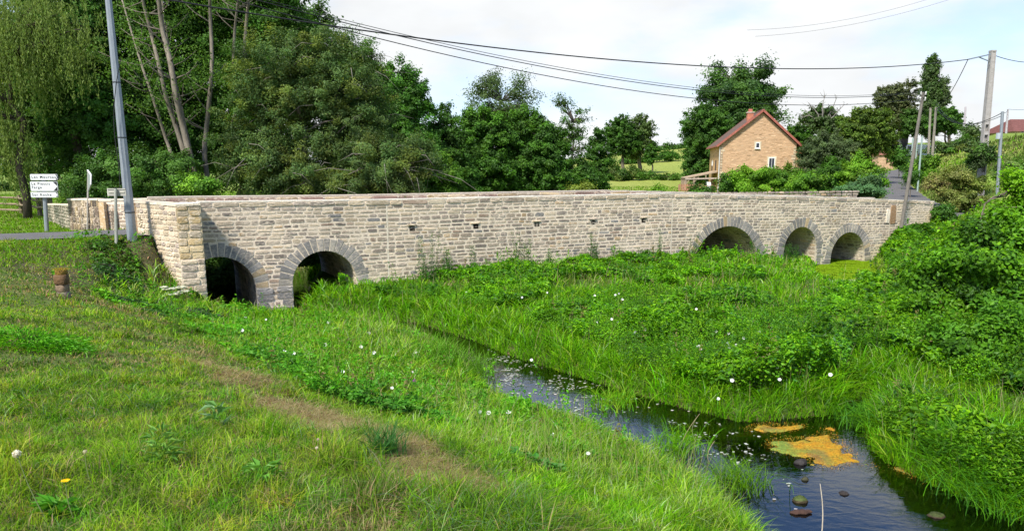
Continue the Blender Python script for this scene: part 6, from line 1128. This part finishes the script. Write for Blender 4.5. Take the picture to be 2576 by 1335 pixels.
# ------------------------------------------------------------------ flowers and single plants
def flower_mesh(r_, col=(.85, .84, .86), eye=(.55, .6, .35)):
    b = MB(); n_ = 20; th = np.arange(n_) * 2 * math.pi / n_; R_ = r_ * (1 + .07 * np.cos(5 * th)); o = np.stack([R_ * np.cos(th), R_ * np.sin(th), np.full(n_, r_ * .55) + .06 * r_ * np.cos(5 * th)], 1); m_ = np.stack([.42 * R_ * np.cos(th), .42 * R_ * np.sin(th), np.full(n_, r_ * .28)], 1)
    j = np.arange(n_); j2 = (j + 1) % n_; col_ = np.concatenate([np.tile(col, (2 * n_, 1)), [eye]]); b.add(np.concatenate([o, m_, [[0, 0, -.5 * r_]]]), quads=np.stack([j, j2, n_ + j2, n_ + j], 1), tris=np.stack([n_ + j, n_ + j2, np.full(n_, 2 * n_)], 1), col=col_); return b
fl0 = flower_mesh(.030).build('bindweed_flower', M['petal'], smooth=True); first = True
F1 = [(683, 268), (747, 333), (790, 341), (754, 355), (738, 377), (731, 400), (543, 431), (760, 499), (767, 531), (1022, 526), (1008, 458), (925, 339), (833, 302), (747, 277), (385, 228), (302, 257), (249, 274), (123, 202), (160, 219), (42, 219), (351, 190), (440, 170), (180, 97), (162, 64), (143, 72), (577, 147), (32, 76), (693, 629), (1266, 356), (1248, 357), (1295, 500), (827, 449), (932, 413), (587, 348), (601, 362), (912, 270), (1097, 400)]
F2 = [(235, 340), (427, 350), (496, 382), (469, 276), (722, 381), (250, 219), (16, 372), (62, 384), (327, 482), (709, 483), (1062, 698), (1110, 704), (1218, 700), (1451, 822), (1643, 922), (-193, 190), (-212, 262), (-83, 203), (592, 571)]
F3 = [(990, 58), (1288, 84), (1423, 58), (1690, 218), (1768, 202), (1339, 420)]
def ORD(n):
    a = ['', 'first', 'second', 'third', 'fourth', 'fifth', 'sixth', 'seventh', 'eighth', 'ninth', 'tenth', 'eleventh', 'twelfth', 'thirteenth', 'fourteenth', 'fifteenth', 'sixteenth', 'seventeenth', 'eighteenth', 'nineteenth']
    if n < 20: return a[n]
    t = {2: 'twent', 3: 'thirt'}[n // 10]; return t + 'ieth' if n % 10 == 0 else t + 'y-' + a[n % 10]
for fs, conv, lift, base_lb, grp in ((F1, (1481, .4695, 708, .4695), .40, 'white bindweed flower on the island between both channels', 'bindweed flowers between the channels'),
                                (F2, (708.5, .4693, 708.4, .4693), .20, 'white bindweed flower on the near grassy slope', 'bindweed flowers on the near slope'),
                                (F3, (708.5, .4693, 708.4, .4693), .34, 'white bindweed flower along the far edge of the left stream', 'bindweed flowers by the left stream')):
    order = sorted(fs)
    for (x, y) in fs:
        lb = base_lb + ', ' + ORD(order.index((x, y)) + 1) + ' from the left'
        q = onground(conv[0] + conv[1] * x, conv[2] + conv[3] * y, lift); o = fl0 if first else fl0.copy()
        if not first: COL.objects.link(o)
        first = False; o.location = q; dv = Vector((-q[0] * .6 + random.uniform(-4, 4), -q[1] * .8, 9 + random.uniform(-3, 4))); o.rotation_euler = dv.to_track_quat('Z', 'Y').to_euler(); k = random.uniform(.8, 1.25); o.scale = (k, k, k); tag(o, lb, 'flower', grp)
def stalk(b, p0, p1, r_, col, bow=.03): p0 = np.array(p0, float); p1 = np.array(p1, float); t = np.linspace(0, 1, 8)[:, None]; pts = p0 + (p1 - p0) * t; pts[:, 0] += (np.sin(t * math.pi) * bow)[:, 0]; b.tube(pts, np.linspace(r_, r_ * .6, 8), 6, col=col)
# wild carrot with flat white umbels
q = onground(443, 832); wc = empty('wild_carrot', q, 'tall plant with flat white umbels in front of the buttress', 'plant'); sc_ = q[1] / F
b = MB(); um = []
for (tx, ty, bw_) in ((425, 726, 30), (452, 722, 34), (440, 738, 36), (462, 732, 26), (412, 722, 18)):
    e = aty(tx, ty, q[1] + random.uniform(-.1, .1)); stalk(b, q + [random.uniform(-.03, .03), 0, -.02], e + [0, 0, -.06], .006, (.10, .18, .04), .02); um.append((e, bw_ * sc_ * .5))
b.build('stem', M['leaf'], wc)
for e, rad in um:
    b = MB(); rg = np.random.default_rng(int(abs(e[0]) * 1000))
    for k in range(22): a = rg.uniform(0, 6.28); rr_ = rad * math.sqrt(rg.random()); t = e + [rr_ * math.cos(a), rr_ * math.sin(a), .01 - rr_ * .1]; b.tube([e + [0, 0, -.06], t], .0022, 4, col=(.12, .2, .05)); m_ = 34; leaves(b, t + rg.normal(size=(m_, 3)) * [.011, .011, .004], rg.normal(size=(m_, 3)) * .5 + [0, 0, 1], rg.uniform(.008, .015, m_), mixcol([(.82, .83, .76), (.66, .70, .56)], [3, 1], m_, rg), rg)
    b.build('umbel', M['petal'], wc)
b = MB(); n_ = 500; t_ = rg.random(n_); leaves(b, q + np.stack([rg.normal(size=n_) * .12, rg.normal(size=n_) * .12, np.abs(rg.normal(size=n_)) * .14], 1), rg.normal(size=(n_, 3)) + [0, 0, .5], rg.uniform(.02, .05, n_), mixcol([G1, G4], [1, 1], n_, rg), rg, aspect=.35); b.build('foliage', M['leaf'], wc)
# dandelions and seed heads
def ball_head(name, c, r_, col, root, n_=260, seed=1):
    b = MB(); rg = np.random.default_rng(seed); d = unit(rg.normal(size=(n_, 3))); leaves(b, c + d * r_ * rg.uniform(.6, 1, (n_, 1)), d + rg.normal(size=(n_, 3)) * .4, np.full(n_, r_ * .55), mixcol([col], [1], n_, rg, .12), rg); return b.build(name, M['petal'], root)
def rootpt(px, py, top, ty, lift=0):
    g = onground(px, py) if py < 1330 else aty(px, py, ty); return g
for (nm, lb, base, top, hd, colr, hr) in (('dandelion_clock', 'fluffy white dandelion clock on a tall pale stem at the lower left', (2.42, 3.55), (42, 1140), 'seed_head', (.74, .72, .64), .021), ('dandelion', 'yellow dandelion flower at the lower left', None, (165, 1207), 'flower_head', (.85, .62, .01), .020), ('daisy_bud', 'small closed whitish flower on a short stem beside the dandelion clock', None, (214, 1135), 'flower_head', (.60, .58, .40), .012), ('seed_stalk', 'brown seed stalk with white tip in the near grass left of the dry path', None, (797, 1126), 'seed_head', (.72, .66, .58), .011), ('seed_stalk', 'shorter brown seed stalk just behind the white tipped one', None, (800, 1104), 'seed_head', (.6, .5, .42), .010)):
    px, py = top; Yt = {42: 3.7, 165: 3.75, 214: 4.2, 797: 5.0, 800: 5.1}[px]; t = aty(px, py, Yt); bx = t[0] + {42: .13, 165: .03, 214: .03, 797: .03, 800: .03}[px]; g = np.array([bx, Yt, tz1(bx, Yt)]); root = empty(nm, g, lb, 'flower')
    cl = (.24, .30, .12) if px < 300 else (.36, .26, .17); b = MB(); stalk(b, g - [0, 0, .02], t, .0035, cl, -.015); b.build('stem', M['leaf'], root)
    if px == 165:
        b = MB(); n_ = 240; rg = np.random.default_rng(4); a = rg.uniform(0, 6.28, n_); rr_ = hr * np.sqrt(rg.random(n_)); leaves(b, t + np.stack([rr_ * np.cos(a), rr_ * np.sin(a), .004 - rr_ * .15], 1), np.stack([np.cos(a) * .3, np.sin(a) * .3, np.ones(n_)], 1), np.full(n_, .011), mixcol([(.85, .55, .005), (.85, .68, .01)], [1, 1], n_, rg, .06), rg, aspect=.4, axis=np.stack([np.cos(a), np.sin(a), np.zeros(n_)], 1)); b.build(hd, M['petal'], root)
    else: ball_head(hd, t, hr, colr, root, seed=px)
# rosettes and broad leaves in the near grass
def rosette(label, px, py, n_, size, cols, up=.5, name='leafy_weed', seed=0, spread=.12, hgt=.12, cat='plant', asp=.35):
    g = onground(px, py); rg = np.random.default_rng(seed); root = empty(name, g, label, cat); b = MB(); az = rg.uniform(0, 6.28, n_); c = np.stack([np.cos(az), np.sin(az), np.zeros(n_)], 1); f = rg.uniform(.3, 1, n_)[:, None]
    p = g + c * spread * f + np.array([0, 0, 1]) * (hgt * rg.uniform(.2, 1, n_))[:, None]; p[:, 2] += tz(p[:, :2]) - g[2]; ax = c + np.array([0, 0, up]) * rg.uniform(.2, 1.5, (n_, 1)); leaves(b, p, np.cross(ax, np.cross([0, 0, 1.], ax)) + rg.normal(size=(n_, 3)) * .25, size * rg.uniform(.6, 1.3, n_), mixcol(cols, [1] * len(cols), n_, rg), rg, aspect=asp, axis=ax, fold=.4); b.build('foliage', M['leaf'], root); return root
LG = [(.10, .34, .012), (.07, .25, .010), (.15, .40, .02)]
rosette('bright green leafy patch at the left edge of the lawn', 60, 868, 1300, .07, LG, seed=1, spread=.75, hgt=.16); rosette('smaller leafy tuft right of the bright patch on the lawn', 150, 885, 420, .07, LG, seed=2, spread=.42, hgt=.12)
rosette('dock plant with long pale leaves in the near grass', 545, 1070, 14, .17, [(.26, .42, .2), (.16, .34, .08)], seed=3, spread=.1, hgt=.2, asp=.22); rosette('broad leaved weed at the lower left beside the dandelion', 150, 1300, 34, .11, [(.10, .34, .02), (.08, .26, .015)], seed=4, spread=.1, hgt=.1)
rosette('leafy thistle plant right of the dandelion in the near grass', 410, 1180, 70, .085, [(.17, .34, .06), (.13, .28, .05)], seed=5, spread=.13, hgt=.28, asp=.25); rosette('broad green leaves in the grass left of the lower dry path', 660, 1210, 30, .09, [(.15, .36, .05), (.11, .28, .03)], seed=6, spread=.14, hgt=.12); rosette('patch of round leaves low on the near slope', 1350, 1180, 200, .07, [(.06, .2, .03), (.07, .22, .02)], seed=7, spread=.3, hgt=.14, asp=.8)
rosette('leaves trailing over the water at the bottom of the photo', 1985, 1300, 120, .055, [(.07, .2, .02), (.05, .14, .02)], seed=8, spread=.34, hgt=.25, asp=.6)
def tuft(label, px, py, n_, h_, cols, seed, spread=.12, w_=.008, name='sedge_clump', lean=(.4, 1.2), g=None):
    g = onground(px, py) if g is None else g; rg = np.random.default_rng(seed); b = MB(); p = g[:2] + rg.normal(size=(n_, 2)) * spread; P3 = put(p); P3[:, 2] = np.maximum(P3[:, 2], 0); grass(b, P3, rg.uniform(.55, 1.1, n_) * h_, np.full(n_, w_) * rg.uniform(.7, 1.4, n_), rg.uniform(*lean, n_), mixcol(cols, [1] * len(cols), n_, rg), rg, droop=.55, segs=5); o = b.build(name, M['blade']); return tag(o, label, 'grass clump')
SG = [(.085, .26, .012), (.11, .33, .012), (.055, .18, .02)]
tuft('large arching sedge clump at the water edge of the right bank', 2430, 1150, 900, .75, SG, 1, .22, .013); tuft('arching sedge clump nearest the lower right corner', 2540, 1230, 800, .65, SG, 2, .22, .012); tuft('sedge clump just right of the orange algae', 2190, 1080, 700, .5, SG, 3, .25, .012); tuft('bluish sedge clump above the orange algae on the right bank', 2260, 1020, 500, .45, [(.04, .15, .04), (.05, .18, .04)], 4, .25, .011)
tuft('dark rush tuft between the two dry patches of the path', 965, 1150, 240, .34, [(.05, .17, .03), (.04, .13, .03)], 5, .07, .007, lean=(.2, .8)); tuft('pale reed tuft leaning over the water at the stream bend', 1540, 1070, 260, .5, [G2, G3, (.12, .38, .01)], 6, .25, .010); tuft('reed tuft at the near water edge below the stream bend', 1700, 1190, 260, .5, [G2, G1, (.12, .38, .01)], 7, .25, .010); tuft('reed tuft hanging into the stream at the bottom of the photo', 1850, 1290, 320, .5, [G1, G2, G4], 8, .2, .009); tuft('light green grass clump left of the narrow stream', 1130, 905, 900, .62, [(.13, .30, .02), (.10, .26, .015)], 9, .45, .014, lean=(.3, 1.0))
for (lb, x0, y0, x1, y1, Y, cl) in (('bare pale dead stalk standing in the stream at the bottom', 2067, 1345, 2063, 1216, 7.6, (.55, .47, .36)), ('dry arching grass stem rising from the near water edge', 1705, 1160, 1760, 1040, 10.6, (.32, .26, .14)), ('thin dry grass stalk right of the arching one over the water', 1785, 1170, 1798, 1108, 10.2, (.38, .30, .18)), ('tall dry stem behind the arching one over the water', 1750, 1110, 1752, 1050, 10.8, (.25, .25, .12))):
    a = aty(x0, y0, Y); t = aty(x1, y1, Y); a[2] = max(min(a[2], .6), -.1); b = MB(); stalk(b, a, t, .007 if Y < 8 else .005, cl, .02 if 'arch' not in lb else -.06); tag(b.build('dry_stalk', M['wood']), lb, 'stalk')
# tall weeds standing against the wall
WD_ = [(1062, 690, 95), (1078, 690, 50), (1096, 688, 110), (1120, 686, 75), (1190, 672, 70), (1300, 668, 95), (1318, 665, 60), (1332, 662, 75), (1378, 655, 40), (1490, 655, 75), (1500, 652, 45), (1660, 650, 70), (1746, 655, 55), (1896, 655, 45), (1975, 662, 40), (1560, 655, 30), (1610, 655, 24), (1130, 690, 40), (2000, 668, 34)]
LBW = ['leftmost tall nettle against the wall', 'short nettle between the two leftmost tall ones', 'tallest nettle of the left cluster against the wall', 'nettle at the right of the left cluster', 'lone nettle below the second drain hole', 'tall wispy weed below the third drain hole', 'short wispy weed right of the tall one below the third drain hole', 'weed with leafy foot right of the third drain hole', 'low round leafy weed against the middle of the wall', 'tall wispy weed below the fourth drain hole', 'short weed right of the one below the fourth drain hole', 'tall thin weed left of the wall joint near the big arch', 'weed in front of the left foot of the big arch', 'weed in front of the right foot of the big arch', 'weed in front of the narrow arch', 'short weed at the wall foot between fourth and fifth drain hole', 'very short weed at the wall foot below the fifth drain hole', 'low nettle at the right end of the left cluster', 'low weed right of the narrow arch foot']
for i, (px, py, hpx) in enumerate(WD_):
    s_ = 0
    d_ = ray(px, py)[:2]; t_ = ((A + NN * .45) @ NN) / (d_ @ NN); g = np.array([*(d_ * t_), 0]); g[2] = tz1(g[0], g[1]); H_ = hpx / F * g[1] * 1.12 + .15; rg = np.random.default_rng(700 + i); root = empty('tall_weed', g, LBW[i], 'plant', 'weeds along the foot of the wall'); b = MB(); bl = MB(); ns = 3 if hpx > 45 else 5
    for k in range(ns):
        e = g + [rg.normal() * .12, rg.normal() * .08, H_ * rg.uniform(.7, 1)]; f0 = g + [rg.normal() * .07, rg.normal() * .05, 0]; b.tube([f0, (f0 + e) / 2 + [rg.normal() * .02, 0, 0], e], [.008, .006, .003], 5, col=(.10, .16, .05)); m_ = int(70 * H_ + 30); t = rg.random(m_) ** 1.5
        leaves(bl, f0 + (e - f0) * t[:, None] + rg.normal(size=(m_, 3)) * (.085 * (1 - .6 * t))[:, None], rg.normal(size=(m_, 3)) + [0, 0, .8], .085 * rg.uniform(.5, 1.2, m_) * (1 - .45 * t), mixcol([(.05, .16, .02), (.07, .20, .02), (.04, .12, .02)], [1, 1, 1], m_, rg), rg, aspect=.5)
    b.build('stem', M['leaf'], root); bl.build('foliage', M['leaf'], root)
# small sprig on the mossy stream stone, purple flower spike on the slope
g = onground(1043, 985, .12); ps_ = empty('purple_flower_spike', g, 'slender purple flower spike on the near slope', 'flower'); b = MB(); stalk(b, g - [0, 0, .2], g + [0, 0, .22], .005, (.12, .18, .06)); b.build('stem', M['leaf'], ps_); ball_head('blossom', g + [0, 0, .18], .03, (.35, .12, .35), ps_)
